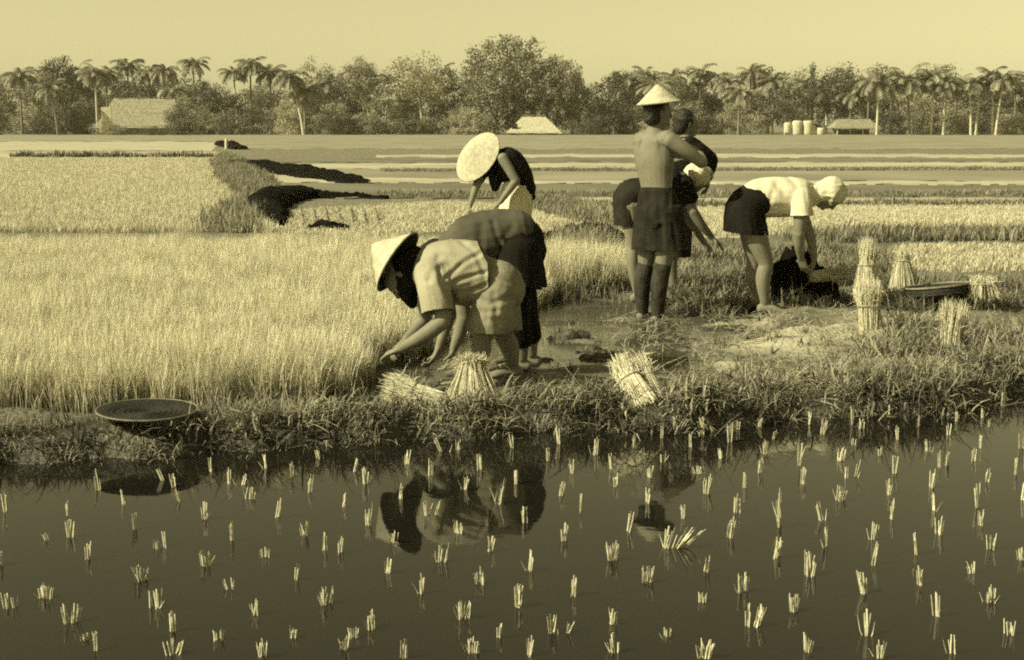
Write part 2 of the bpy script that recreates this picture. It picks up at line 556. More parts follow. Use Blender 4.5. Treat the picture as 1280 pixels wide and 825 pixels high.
field([(680, 252), (1900, 251), (1900, 246.5), (680, 247)], M_field_pale, 'thin pale strip')
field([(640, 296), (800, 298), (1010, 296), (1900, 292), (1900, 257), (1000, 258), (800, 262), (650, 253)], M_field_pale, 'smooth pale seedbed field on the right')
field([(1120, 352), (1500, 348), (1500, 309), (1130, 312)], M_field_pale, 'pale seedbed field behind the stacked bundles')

def ridge(name, pts, width, height, material, label, seg=13, nseg=26, rough=0.3, z0=0.0, kind='structure'):
    """a low bund with an uneven rounded section along a line on the ground"""
    c = np.array(catmull([list(p[:2]) + [w, h] for p, w, h in zip(pts, width, height)], nseg))
    tan = np.gradient(c[:, :2], axis=0); tan /= np.linalg.norm(tan, axis=1)[:, None] + 1e-9
    nor = np.stack([-tan[:, 1], tan[:, 0]], 1)
    v, f = [], []
    for i, q in enumerate(c):
        for j in range(seg):
            a = math.pi * j / (seg - 1)
            p = q[:2] + nor[i] * q[2] * math.cos(a)
            v.append((p[0], p[1], z0 - 0.03 + (0.03 + q[3]) * math.sin(a) ** 0.6))
    v = np.array(v)
    hm, wm = float(np.mean(height)), float(np.mean(width))
    fr = 1.0 / max(.12, wm)
    v[:, 2] += (v[:, 2] > z0 - 0.01) * hm * (rough * 2.4 * fbm(v * fr * 1.1, 4, 5) + rough * 2.0 * fbm(v * fr * 5, 4, 15))
    v[:, 0] += .35 * wm * fbm(v * fr * 1.6 + 40, 3, 6)
    v[:, 1] += .35 * wm * fbm(v * fr * 1.6 + 80, 3, 8)
    for i in range(len(c) - 1):
        for j in range(seg - 1):
            a = i * seg + j
            f.append((a, a + 1, a + seg + 1, a + seg))
    f.append(tuple(range(seg))); f.append(tuple(range((len(c) - 1) * seg + seg - 1, (len(c) - 1) * seg - 1, -1)))
    mb = MB(); mb.add(v.tolist(), f)
    return tag(mb.build(name, material), label, kind=kind)

def gl(*pp):
    return [G(px, py, 0.02) for px, py in pp]

# ------------------------------------------------------------------ scattered blades (geometry nodes)
def scatter(name, pts, rot, scl, protos, label, kind='stuff', group=None):
    me = bpy.data.meshes.new(name)
    me.from_pydata([tuple(p) for p in pts], [], [])
    n = len(pts)
    a = me.attributes.new('rot', 'FLOAT_VECTOR', 'POINT'); a.data.foreach_set('vector', np.asarray(rot, float).ravel())
    a = me.attributes.new('scl', 'FLOAT_VECTOR', 'POINT'); a.data.foreach_set('vector', np.asarray(scl, float).ravel())
    a = me.attributes.new('pick', 'INT', 'POINT'); a.data.foreach_set('value', RNG.integers(0, len(protos), n))
    col = bpy.data.collections.new(name + '_source')
    for p in protos:
        col.objects.link(p)
    ng = bpy.data.node_groups.new(name, 'GeometryNodeTree')
    ng.interface.new_socket('Geometry', in_out='INPUT', socket_type='NodeSocketGeometry')
    ng.interface.new_socket('Geometry', in_out='OUTPUT', socket_type='NodeSocketGeometry')
    N, L = ng.nodes, ng.links
    gi, go = N.new('NodeGroupInput'), N.new('NodeGroupOutput')
    ip = N.new('GeometryNodeInstanceOnPoints')
    ci = N.new('GeometryNodeCollectionInfo')
    ci.inputs['Collection'].default_value = col
    ci.inputs['Separate Children'].default_value = True
    ci.inputs['Reset Children'].default_value = True
    def named(nm, ty):
        q = N.new('GeometryNodeInputNamedAttribute'); q.data_type = ty; q.inputs['Name'].default_value = nm
        return q.outputs['Attribute']
    e2r = N.new('FunctionNodeEulerToRotation')
    L.new(named('rot', 'FLOAT_VECTOR'), e2r.inputs[0])
    L.new(gi.outputs[0], ip.inputs['Points'])
    L.new(ci.outputs[0], ip.inputs['Instance'])
    ip.inputs['Pick Instance'].default_value = True
    L.new(named('pick', 'INT'), ip.inputs['Instance Index'])
    L.new(e2r.outputs[0], ip.inputs['Rotation'])
    L.new(named('scl', 'FLOAT_VECTOR'), ip.inputs['Scale'])
    L.new(ip.outputs[0], go.inputs[0])
    o = link(bpy.data.objects.new(name, me))
    md = o.modifiers.new('scatter', 'NODES'); md.node_group = ng
    return tag(o, label, kind=kind, group=group)

def blade(mb, base, ang, lean, length, w, droop=0.3, seg=3, facing=None, mi=0):
    """one tapering, bending leaf with a fold"""
    fa = ang + math.pi / 2 if facing is None else facing
    sx, sy = math.cos(fa), math.sin(fa)
    x, y, z = base
    v, c = [], []
    th = lean
    for k in range(seg + 1):
        t = k / seg
        ww = w * (1 - t ** 1.6) * 0.5 + 0.0004
        v += [(x - sx * ww, y - sy * ww, z), (x + sx * ww, y + sy * ww, z)]
        c += [t, t]
        dl = length / seg
        x += math.cos(ang) * math.sin(th) * dl; y += math.sin(ang) * math.sin(th) * dl; z += math.cos(th) * dl
        th += droop / seg * (1 + k)
    mb.add(v, [(2 * k, 2 * k + 1, 2 * k + 3, 2 * k + 2) for k in range(seg)], mi, c)

def tuft(name, material, n, radius, h, hv, w, lean, droop, seg=3):
    mb = MB()
    for _ in range(n):
        a, r = random.uniform(0, 2 * math.pi), radius * math.sqrt(random.random())
        blade(mb, (r * math.cos(a), r * math.sin(a), 0), random.uniform(0, 2 * math.pi), abs(random.gauss(0, lean)), h * random.uniform(1 - hv, 1 + hv), w * random.uniform(0.7, 1.3), random.uniform(0, droop), seg)
    return bpy.data.objects.new(name, mb.mesh(name, material))

def jitter_grid(y0, y1, step_at, xmin, xmax):
    pts = []
    y = y0
    while y < y1:
        s = step_at(y)
        a, b = xmin(y), xmax(y)
        n = max(1, int((b - a) / s))
        xx = a + (np.arange(n) + RNG.random(n)) * s
        yy = y + RNG.random(n) * s
        pts.append(np.stack([xx, yy], 1))
        y += s
    return np.concatenate(pts)

def left_view(y): return -y * 0.40 - 0.6
def right_view(y): return y * 0.40 + 0.6

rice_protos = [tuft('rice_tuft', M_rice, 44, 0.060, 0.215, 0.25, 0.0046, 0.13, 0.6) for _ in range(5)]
pts = jitter_grid(6.9, 19.0, lambda y: 0.055 + 0.0022 * (y - 7), left_view, lambda y: nursery_right(y) + 0.1)
t = pts[:, 1] - edge_y(pts[:, 0])
nn = fbm(np.stack([pts[:, 0] * 1.6, pts[:, 1] * 1.6, pts[:, 0] * 0], 1), 4, 21)
keep = (t > 0.70 + 0.07 * nn) & (pts[:, 0] < nursery_right(pts[:, 1]) + 0.12 * nn) & (pts[:, 1] < np.where(pts[:, 0] > -0.3, 14.0, 15.0) + .4 * nn)
gap = vnoise(np.stack([pts[:, 0] * 15, pts[:, 1] * 6, pts[:, 0] * 0], 1), 77)
keep &= (t > 1.05) | (gap > -.12)
pts, nn = pts[keep], nn[keep]
hgt, _ = zones(pts[:, 0], pts[:, 1])
n = len(pts)
sc = 1.0 + 0.34 * nn + 0.12 * RNG.standard_normal(n)
sc = np.clip(sc, 0.5, 1.5) * np.where(pts[:, 0] > 0.25, 1.25, 1.0)
rot = np.stack([0.08 * RNG.standard_normal(n) - 0.02, 0.08 * RNG.standard_normal(n) + 0.05, RNG.random(n) * 6.28], 1)
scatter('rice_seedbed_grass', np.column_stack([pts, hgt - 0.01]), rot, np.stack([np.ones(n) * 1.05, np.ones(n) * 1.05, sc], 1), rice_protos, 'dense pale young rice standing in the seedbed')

# farther seedbed rice: short and smooth
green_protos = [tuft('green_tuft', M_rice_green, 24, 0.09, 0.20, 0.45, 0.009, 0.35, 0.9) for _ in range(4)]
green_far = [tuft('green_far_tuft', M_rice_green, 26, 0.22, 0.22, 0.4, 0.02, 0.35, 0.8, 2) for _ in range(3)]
far_protos = [tuft('far_rice_tuft', M_rice_far, 30, 0.16, 0.15, 0.25, 0.012, 0.15, 0.5, 2) for _ in range(4)]
def far_patch(name, y0, y1, poly, step, label, zs=1.0, protos=far_protos):
    pg = [G(a, b, 0.03) for a, b in poly]
    lo, hi = min(p.x for p in pg), max(p.x for p in pg)
    q = jitter_grid(min(p.y for p in pg), max(p.y for p in pg), step, lambda y: max(lo, left_view(y)), lambda y: min(hi, right_view(y)))
    inside = np.zeros(len(q), bool)
    j = len(pg) - 1
    for i in range(len(pg)):
        a, b = pg[i], pg[j]
        c = ((a.y > q[:, 1]) != (b.y > q[:, 1])) & (q[:, 0] < (b.x - a.x) * (q[:, 1] - a.y) / (b.y - a.y + 1e-9) + a.x)
        inside ^= c
        j = i
    q = q[inside]
    n = len(q)
    s = np.clip(1 + 0.18 * RNG.standard_normal(n), 0.5, 1.5)
    if protos is green_protos:
        pn = fbm(np.stack([q[:, 0] * 1.5, q[:, 1] * 1.5, q[:, 0] * 0], 1), 4, 61)
        kp = RNG.random(n) < .62 + 1.3 * pn
        q, pn = q[kp], pn[kp]; n = len(q)
        s = np.clip(1 + 1.0 * pn + 0.25 * RNG.standard_normal(n), .35, 1.7)
    z = np.maximum(zones(q[:, 0], q[:, 1])[0], 0.02)
    scatter(name, np.column_stack([q, z]), np.stack([0.06 * RNG.standard_normal(n), 0.06 * RNG.standard_normal(n), RNG.random(n) * 6.28], 1), np.stack([s, s, s * zs], 1), protos, label)
far_patch('distant_rice_grass', 0, 0, [(-300, 292), (330, 292), (345, 292), (300, 262), (276, 205), (270, 198), (-300, 198)], lambda y: 0.10 + 0.006 * (y - 17), 'smooth pale young rice of the far seedbed', 0.6)
far_patch('low_rice_grass', 0, 0, [(345, 291), (455, 299), (560, 290), (640, 255), (560, 252), (480, 256), (370, 262)], lambda y: 0.12 + 0.006 * (y - 17), 'low pale rice between the dark ridges', 0.3)
far_patch('right_rice_grass', 0, 0, [(800, 297), (1010, 296), (1500, 292), (1500, 257), (1000, 258), (800, 262), (660, 256), (650, 290)], lambda y: 0.11 + 0.006 * (y - 17), 'smooth pale rice of the right-hand seedbed', 0.33)
far_patch('near_right_rice_grass', 0, 0, [(1120, 345), (1500, 345), (1500, 311), (1130, 314)], lambda y: 0.09, 'pale rice behind the stacked bundles', 0.35)

far_patch('bund_grass', 0, 0, [(640, 247), (700, 252), (790, 272), (800, 296), (760, 290), (690, 268), (640, 256)], lambda y: 0.14, 'grey green grass on the slanting bund', 0.6, green_far)
far_patch('bund_grass', 0, 0, [(1000, 306), (1280, 304), (1500, 303), (1500, 292), (1280, 293), (1000, 296)], lambda y: 0.13, 'dark green grass on the bund behind the bundles', 0.55, green_far)
far_patch('bund_grass', 0, 0, [(255, 292), (318, 292), (322, 262), (345, 240), (330, 222), (304, 204), (285, 194), (268, 203), (276, 225), (300, 240), (310, 250), (276, 264)], lambda y: 0.16, 'grey green grass on the winding bund', 0.75, green_far)
for poly, lb in (([(470, 247), (1500, 247), (1500, 241), (470, 241)], 'short dark grass along a far bund'), ([(680, 258), (1500, 257), (1500, 252), (680, 253)], 'short dark grass along a nearer bund'), ([(480, 215), (1500, 213), (1500, 209.5), (480, 212.5)], 'thin dark grass along a far bund')):
    far_patch('bund_grass', 0, 0, poly, lambda y: 0.28, lb, 0.4, green_far)
far_patch('weed_grass', 0, 0, [(838, 388), (905, 398), (935, 388), (950, 388), (1130, 398), (1300, 392), (1300, 356), (1130, 358), (1105, 325), (1000, 312), (860, 312), (850, 320)], lambda y: 0.085, 'rough grey green grass behind the workers', 0.45, green_protos)
far_patch('weed_grass', 0, 0, [(690, 372), (785, 380), (790, 330), (770, 305), (700, 303)], lambda y: 0.10, 'rough grass at the end of the standing rice', 0.7, green_protos)

# weeds and trampled straw on the front bank
def weed_proto(k):
    mb = MB()
    for _ in range(16):
        a, r = random.uniform(0, 6.28), 0.07 * math.sqrt(random.random())
        blade(mb, (r * math.cos(a), r * math.sin(a), 0), random.uniform(0, 6.28), abs(random.gauss(0.2, 0.45)), random.uniform(0.06, 0.17), random.uniform(0.004, 0.011), random.uniform(0.3, 1.8), 4)
    for _ in range(3):
        a = random.uniform(0, 6.28)
        blade(mb, (0, 0, 0.01), a, random.uniform(0.7, 1.3), random.uniform(0.15, 0.28), 0.004, random.uniform(0.2, 0.7), 4)
    return bpy.data.objects.new('weed_tuft', mb.mesh('weed_tuft', M_weed))
weeds = [weed_proto(k) for k in range(7)]
q = jitter_grid(5.6, 9.4, lambda y: 0.05, left_view, right_view)
t = q[:, 1] - edge_y(q[:, 0])
nn = fbm(np.stack([q[:, 0] * 2.0, q[:, 1] * 2.0, q[:, 0] * 0], 1), 4, 33)
inl = (t > 0.0) & (t < np.where(q[:, 0] < -0.6, 0.62, np.where(q[:, 0] > 0.9, 0.95 + 1.2 * sstep(1.3, 3.0, q[:, 0]) * (nn > -0.15), 0.55)) + 0.2 * nn)
inl &= (RNG.random(len(q)) < 0.75 + 0.5 * nn)
pale = np.exp(-(((q[:, 0] - 1.25) / 0.40) ** 2 + ((q[:, 1] - 8.0) / 0.30) ** 2))
inl &= RNG.random(len(q)) > 0.75 * pale
TR = P(184, 513, 6.27)
inl &= np.hypot(q[:, 0] - TR.x, q[:, 1] - TR.y - .03) > .19
for a_, b_, d_ in ((592, 506, 6.9), (520, 500, 6.95), (560, 505, 6.9), (812, 514, 6.75), (800, 505, 6.8)):
    c_ = P(a_, b_, d_)
    inl &= ~((np.abs(q[:, 0] - c_.x) < .10) & (q[:, 1] > c_.y - .16) & (q[:, 1] < c_.y + .25) & (RNG.random(len(q)) < .8))
q, nn = q[inl], nn[inl]
n = len(q)
hgt, _ = zones(q[:, 0], q[:, 1])
s = np.clip(0.9 + 0.5 * nn + 0.2 * RNG.standard_normal(n), 0.4, 1.5)
s *= np.where((q[:, 0] < -0.5) & (q[:, 1] - edge_y(q[:, 0]) > .38), .6, 1.0)
s *= np.where((np.abs(q[:, 0] - TR.x) < .3) & (q[:, 1] < TR.y + .1), .8, 1.0)
scatter('bank_weeds_grass', np.column_stack([q, hgt - 0.01]), np.stack([0.2 * RNG.standard_normal(n), 0.2 * RNG.standard_normal(n), RNG.random(n) * 6.28], 1), np.stack([s, s, s], 1), weeds, 'tangled weeds covering the bank by the water')

def litter_proto():
    mb = MB()
    for _ in range(6):
        a = random.uniform(0, 6.28)
        blade(mb, (random.uniform(-.05, .05), random.uniform(-.05, .05), random.uniform(0.01, 0.05)), a, random.uniform(1.2, 1.6), random.uniform(0.06, 0.18), 0.0045, random.uniform(-0.2, 0.5), 3, facing=a + 1.57)
    return bpy.data.objects.new('straw_litter', mb.mesh('straw_litter', M_straw))
lits = [litter_proto() for _ in range(5)]
q = jitter_grid(5.9, 10.5, lambda y: 0.11, lambda y: -2.6, lambda y: 3.6)
t = q[:, 1] - edge_y(q[:, 0])
inl = (t > 0.08) & (RNG.random(len(q)) < np.where((q[:, 0] > -1.0) & (t < 0.6), 0.55, np.where((q[:, 0] > .7) & (q[:, 0] < 2.6), .5, .07))) & ~((q[:, 0] < nursery_right(q[:, 1])) & (t > 0.7)) & (np.hypot(q[:, 0] - TR.x, q[:, 1] - TR.y) > .36)
q = q[inl]; n = len(q)
hgt, _ = zones(q[:, 0], q[:, 1])
tt = q[:, 1] - edge_y(q[:, 0])
scatter('straw_litter_debris', np.column_stack([q, np.maximum(hgt, 0.01) + np.where(tt < 0.6, 0.05, 0.0) * RNG.random(n)]), np.stack([0.15 * RNG.standard_normal(n), 0.15 * RNG.standard_normal(n), RNG.random(n) * 6.28], 1), np.ones((n, 3)), lits, 'scattered pale straw and trampled stalks on the mud')

# stubble and small clods standing out of the harvested corner
q = jitter_grid(7.2, 11.8, lambda y: 0.16, lambda y: -0.7, lambda y: 2.2)
q = q[RNG.random(len(q)) < np.where(q[:, 0] < .75, .22, .7)]; n = len(q)
hgt, _ = zones(q[:, 0], q[:, 1])
stub = [tuft('stubble_tuft', M_weed, 9, 0.035, 0.06, 0.4, 0.007, 0.5, 0.8, 2) for _ in range(3)]
keep = q[:, 0] > nursery_right(q[:, 1])
q, hgt = q[keep], hgt[keep]; n = len(q)
scatter('stubble_grass', np.column_stack([q, hgt]), np.stack([RNG.random(n) * 0, RNG.random(n) * 0, RNG.random(n) * 6.28], 1), np.ones((n, 3)), stub, 'short stubble left in the harvested seedbed')

# ---- bunds and dark mud banks; the two long black wedges stand in for shade
ridge('mud_shade_bank', gl((297, 204), (312, 208), (350, 212), (400, 221), (458, 231)), [0.5, 1.2, 1.1, 0.9, 0.3], [0.14, 0.22, 0.18, 0.14, 0.05], M_mud_shade, 'long black wedge of shade shaped as a ridge, the farther of the two')  # shade beside the far bund, put into a near-black ridge
ridge('mud_shade_bank', gl((346, 286), (342, 272), (334, 262), (352, 250), (375, 246), (405, 246), (440, 247), (484, 249)), [0.10, 0.22, 0.32, 0.5, 0.8, 0.8, 0.5, 0.1], [0.08, 0.18, 0.28, 0.26, 0.16, 0.12, 0.08, 0.03], M_mud_shade, 'bent black wedge of shade shaped as a ridge, the nearer of the two')  # shade of the winding bund, modelled as a ridge in near-black colour
ridge('mud_shade_bank', gl((385, 291), (410, 288), (440, 292)), [0.12, 0.22, 0.1], [0.05, 0.16, 0.05], M_mud_shade, 'small dark heap of mud at the edge of the low rice')
ridge('mud_shade_bank', gl((670, 302), (700, 300), (730, 299), (760, 302), (775, 306)), [0.12, 0.16, 0.3, 0.3, 0.1], [0.07, 0.14, 0.2, 0.18, 0.05], M_mud_shade, 'dark mud bank behind the standing rice')
ridge('mud_shade_bank', gl((282, 181), (300, 187)), [0.9, 0.5], [0.3, 0.2], M_mud_shade, 'short dark ridge by the white post')  # short ridge in the same near-black colour
ridge('mud_shade_bank', gl((300, 286), (318, 285), (335, 286)), [0.12, 0.2, 0.12], [0.08, 0.16, 0.08], M_mud_pale, 'pale heap of drying mud under the black wedge of shade')
for k in range(7):
    x = 378 + k * 15.5
    ridge('furrow', gl((x - 2, 262), (x + 2, 284)), [0.02, 0.03], [0.06, 0.08], M_field_dark, 'narrow dark furrow across the low rice')
# near-black ridge at the right-hand woman's feet
ridge('mud_shade_bank', [P(968, 372, 11.15), P(990, 350, 11.2), P(1015, 340, 11.2), P(1028, 345, 11.3)], [0.14, 0.24, 0.24, 0.1], [0.22, 0.34, 0.36, 0.2], M_mud_shade, 'black ridge at the feet of the white shirted woman', z0=0.02)

# trampled black mud showing above the shallow water
for a, b, w_, h_ in ((760, 448, .10, .05), (712, 425, .08, .07), (738, 440, .05, .05), (870, 402, .16, .035), (905, 412, .13, .03), (690, 405, .10, .03), (842, 425, .10, .03), (790, 430, .07, .03), (655, 452, .10, .035), (850, 380, .18, .03), (735, 385, .12, .025)):
    c_ = G(a, b, .01)
    ridge('mud_patch', [(c_.x - w_ * 1.8, c_.y - .03), (c_.x, c_.y + .02), (c_.x + w_ * 1.8, c_.y + .04)], [w_ * .4, w_, w_ * .4], [h_ * .5, h_, h_ * .5], M_mud_wet, 'low patch of trampled wet mud above the shallow water', nseg=10, rough=.5)

# ------------------------------------------------------------------ bundles of seedlings
def stalk(mb, a, b, w, bend=0.0, mi=0, taper=.55):
    a, b = Vector(a), Vector(b)
    d = (b - a)
    if d.length < 1e-6: return
    s = d.cross(Vector((random.uniform(-1, 1), random.uniform(-1, 1), random.uniform(-.3, .3))))
    if s.length < 1e-6: return
    s.normalize(); u = d.normalized().cross(s)
    m = (a + b) / 2 + s * bend
    v, c = [], []
    for q, ww, t in ((a, w, 0), (m, w, .5), (b, w * taper, 1)):
        for k in range(3):
            an = k * 2.094
            v.append(q + (s * math.cos(an) + u * math.sin(an)) * ww * 0.5); c.append(t)
    mb.add(v, [(0, 1, 4, 3), (1, 2, 5, 4), (2, 0, 3, 5), (3, 4, 7, 6), (4, 5, 8, 7), (5, 3, 6, 8), (6, 7, 8)], mi, c)

def sheaf(base, top, rb, rw, rt, n, label, waist=0.6, w=0.0042, tie=True, flat=1.0, group='bundles of pulled rice seedlings'):
    """a tied bundle: roots end at base, cut leaf end at top, narrowest at the tie"""
    base, top = Vector(base), Vector(top)
    ax = (top - base); L_ = ax.length; ax.normalize()
    s = ax.cross(Vector((0, 1, 0.2))).normalized(); u = ax.cross(s)
    root = bpy.data.objects.new('seedling_bundle', None)
    root.location = base
    link(root)
    mb = MB(); mr = MB()
    for _ in range(n):
        a, r = random.uniform(0, 6.283), math.sqrt(random.random())
        o = (s * math.cos(a) + u * math.sin(a) * flat) * r
        p0 = o * rb * random.uniform(.85, 1.1) + ax * random.uniform(-0.01, 0.03)
        p1 = o * rw + ax * L_ * (waist + random.uniform(-.03, .03))
        p2 = o * rt * random.uniform(.85, 1.15) + ax * L_ * random.uniform(0.80, 1.08)
        jig = Vector((random.gauss(0, .011), random.gauss(0, .011), random.gauss(0, .010)))
        stalk(mb, p0, p1, w, random.uniform(-.008, .008), taper=.9); stalk(mb, p1, p2 + jig, w * 0.9, random.uniform(-.016, .016), taper=.3)
        if random.random() < .13:                                   # stray leaves hang out of the bundle
            st = p1 + (p2 - p1) * random.random()
            stalk(mb, st, st + o.normalized() * random.uniform(.03, .09) + ax * random.uniform(-.05, .03), w * .9, .008, taper=.2)
    tag(mb.build('stalks', M_seedling, root, smooth=False), kind='stuff')
    for _ in range(max(12, n // 4)):
        a, r = random.uniform(0, 6.283), math.sqrt(random.random())
        o = (s * math.cos(a) + u * math.sin(a) * flat) * rb * r
        stalk(mr, o + ax * 0.02, o * 1.1 - ax * random.uniform(0.0, 0.03), 0.005, 0.004)
    tag(mr.build('roots', M_root, root, smooth=False), kind='stuff')
    if tie:
        mt = MB()
        pp = [ax * (L_ * waist) + (s * math.cos(a) + u * math.sin(a) * flat) * (rw * 1.03 + 0.002) for a in np.linspace(0, 2 * math.pi, 17)]
        tube(mt, pp, [0.0035] * 17, lat=tuple(ax), n=1, seg=5)
        mt.build('tie', M_straw, root)
    tag(root, label, 'seedling bundle', group)
    return root

sheaf(P(592, 506, 6.98), P(590, 447, 7.06), .150, .062, .072, 760, 'upright flared bundle of pale seedlings at the bending women\'s feet', .86)
sheaf(P(555, 503, 7.0), P(484, 484, 7.15), .05, .06, .085, 520, 'bundle of pale seedlings lying on its side left of the flared bundle', .5, flat=.7)
sheaf(P(806, 514, 6.75), P(774, 449, 7.0), .088, .060, .045, 460, 'bundle leaning left on the bank, left half of the leaning pair', .6, flat=.7)
sheaf(P(823, 508, 6.82), P(797, 448, 7.04), .062, .046, .042, 400, 'bundle leaning left on the bank, right half of the leaning pair', .6, flat=.7)
sheaf(P(1087, 420, 9.2), P(1086, 352, 9.25), .055, .075, .095, 520, 'tall upright bundle of pale seedlings on the mud, nearest of the right-hand bundles', .55)
sheaf(P(1083, 368, 10.6), P(1084, 302, 10.65), .105, .07, .065, 460, 'upright bundle of pale seedlings standing right behind the tall one', .55)
sheaf(P(1129, 362, 11.4), P(1128, 313, 11.4), .125, .055, .045, 380, 'cone shaped bundle of pale seedlings left of the round basket', .75)
sheaf(P(1229, 373, 10.6), P(1228, 345, 10.6), .14, .10, .065, 380, 'short wide bundle of pale seedlings right of the round basket', .7)
sheaf(P(1188, 438, 8.45), P(1194, 378, 8.5), .055, .07, .09, 220, 'loose upright clump of seedlings standing among the weeds', .4, tie=False)
sheaf(P(1012, 346, 11.0), P(1062, 341, 11.0), .045, .05, .06, 260, 'pale bundle lying flat on the grass by the white shirted woman', .5, flat=.7)
sheaf(P(925, 432, 9.0), P(1000, 428, 8.9), .03, .05, .07, 120, 'thin layer of pale stalks lying on the drying mud', .4, tie=False, flat=.35)

# ------------------------------------------------------------------ basketware
def lathe(mb, prof, seg=48, mi=0, wob=0.0):
    v, f = [], []
    for r, z in prof:
        for j in range(seg):
            a = 2 * math.pi * j / seg
            rr = r * (1 + wob * math.sin(3 * a))
            v.append((rr * math.cos(a), rr * math.sin(a), z))
    for i in range(len(prof) - 1):
        for j in range(seg):
            a, b = i * seg + j, i * seg + (j + 1) % seg
            f.append((a, b, b + seg, a + seg))
    mb.add(v, f, mi)

def tray(px, py, d, r, depth, label, tilt=(0, 0)):
    root = bpy.data.objects.new('winnowing_tray', None)
    root.location = P(px, py, d); root.rotation_euler = (tilt[0], tilt[1], 0.3)
    link(root)
    mb = MB()
    lathe(mb, [(0.001, -depth), (r * .5, -depth), (r * .85, -depth * .7), (r, 0), (r * .985, 0.002), (r * .84, -depth * .7 + .008), (r * .5, -depth + .008), (0.001, -depth + .008)], wob=.01)
    for rr in np.linspace(.15, .8, 7):                           # woven rings stand proud
        lathe(mb, [(r * rr - .004, -depth * (1 if rr < .6 else .85) + .008), (r * rr, -depth * (1 if rr < .6 else .85) + .013), (r * rr + .004, -depth * (1 if rr < .6 else .85) + .008)])
    mb.build('woven_base', M_basket, root)
    m2 = MB(); a = np.linspace(0, 2 * math.pi, 41)
    tube(m2, [(r * 1.01 * math.cos(t) * (1 + .01 * math.sin(3 * t)), r * 1.01 * math.sin(t) * (1 + .01 * math.sin(3 * t)), 0) for t in a], [.0045] * 41, lat=(0, 0, 1), n=1, seg=8)
    m2.build('rim', M_rim, root)
    return tag(root, label, 'tray')
tray(184, 512, 6.27, .222, .022, 'dark round winnowing tray lying on the weedy bank by the standing rice', (R(1.5), R(1)))
bk = bpy.data.objects.new('round_basket', None)
bk.location = P(1171, 366, 10.7); bk.rotation_euler = (R(-4), R(-6), 0); link(bk)
mb = MB(); lathe(mb, [(.001, -.05), (.19, -.05), (.235, .0), (.235, .05), (.222, .05), (.222, 0), (.18, -.035), (.001, -.035)], wob=.015); mb.build('woven_body', M_basket, bk)
for z, m_ in ((.055, M_rim), (.0, M_basket)):
    mb = MB(); tube(mb, [(.237 * math.cos(a), .237 * math.sin(a), z) for a in np.linspace(0, 2 * math.pi, 41)], [.009] * 41, lat=(0, 0, 1), n=1, seg=8); mb.build('rim', m_, bk)
tag(bk, 'flat dark round basket among the bundles on the right bank', 'basket')

# ------------------------------------------------------------------ planted seedlings in the paddy (base u,v  top u,v  tufts) read off four parts of the photograph
Z1 = "285 312 272 232 1,380 360 370 310 1,520 275 485 230 1,548 298 540 252 1,572 348 556 302 1,670 248 665 200 1,730 292 720 232 1,765 290 790 238 2,858 235 855 185 1,805 342 815 300 2,183 395 183 340 1,650 410 650 348 3,410 445 405 388 1,185 472 185 408 2,745 482 740 412 1,115 480 105 468 1,248 547 247 470 1,513 507 512 450 1,480 512 478 480 2,655 570 655 515 3,860 540 855 503 3,430 622 430 555 3,745 650 735 590 2,100 682 98 632 4,487 715 478 635 2,825 738 822 680 2,190 765 190 695 3,543 795 540 718 2,235 825 235 805 2,700 825 700 798 2"
Z2 = "95 265 97 207 1,155 317 155 255 2,300 245 325 192 1,345 287 350 225 2,485 220 490 160 2,570 260 572 202 1,628 178 585 120 1,660 170 662 130 1,742 240 738 180 2,688 305 688 250 2,858 165 848 108 1,868 290 865 240 1,465 340 472 280 1,355 428 362 330 2,268 370 272 320 1,45 402 60 335 2,140 465 145 398 2,800 357 822 270 2,555 395 558 330 1,580 398 605 335 1,665 458 668 412 3,775 518 778 452 2,440 490 445 430 2,210 518 210 452 1,255 525 265 465 2,600 555 605 490 3,415 595 432 540 3,112 615 115 555 1,745 632 742 568 3,538 668 540 597 1,215 703 215 635 3,870 710 870 622 1,685 752 690 678 3,372 788 372 718 3,805 815 808 762 1,105 818 105 770 2,310 818 305 798 2,195 200 185 165 1"
Z3 = "165 150 152 85 1,125 208 128 158 1,283 188 287 120 2,208 250 203 195 1,345 235 335 175 1,358 298 358 235 2,420 165 420 120 1,515 130 518 85 1,517 213 517 165 2,470 265 475 220 2,655 115 655 55 1,612 162 612 110 1,750 145 748 80 2,775 105 777 70 1,850 95 850 60 1,868 185 872 135 1,720 200 722 165 1,850 248 853 190 1,640 255 638 215 2,665 322 670 255 3,800 303 800 250 1,170 330 177 280 1,465 350 462 295 2,235 385 235 322 1,40 423 42 362 1,765 385 768 315 1,593 408 582 352 1,395 450 408 382 2,180 485 182 412 2,745 472 750 392 2,530 508 550 430 6,340 550 350 480 4,60 587 65 510 2,465 625 465 562 4,668 590 668 522 1,205 675 215 600 2,790 660 792 588 3,22 710 25 625 2,650 695 655 658 3,340 770 350 700 2,135 803 140 720 2,175 800 195 755 1,808 780 808 700 1,828 780 858 705 2,535 815 535 800 2,15 287 15 238 1"
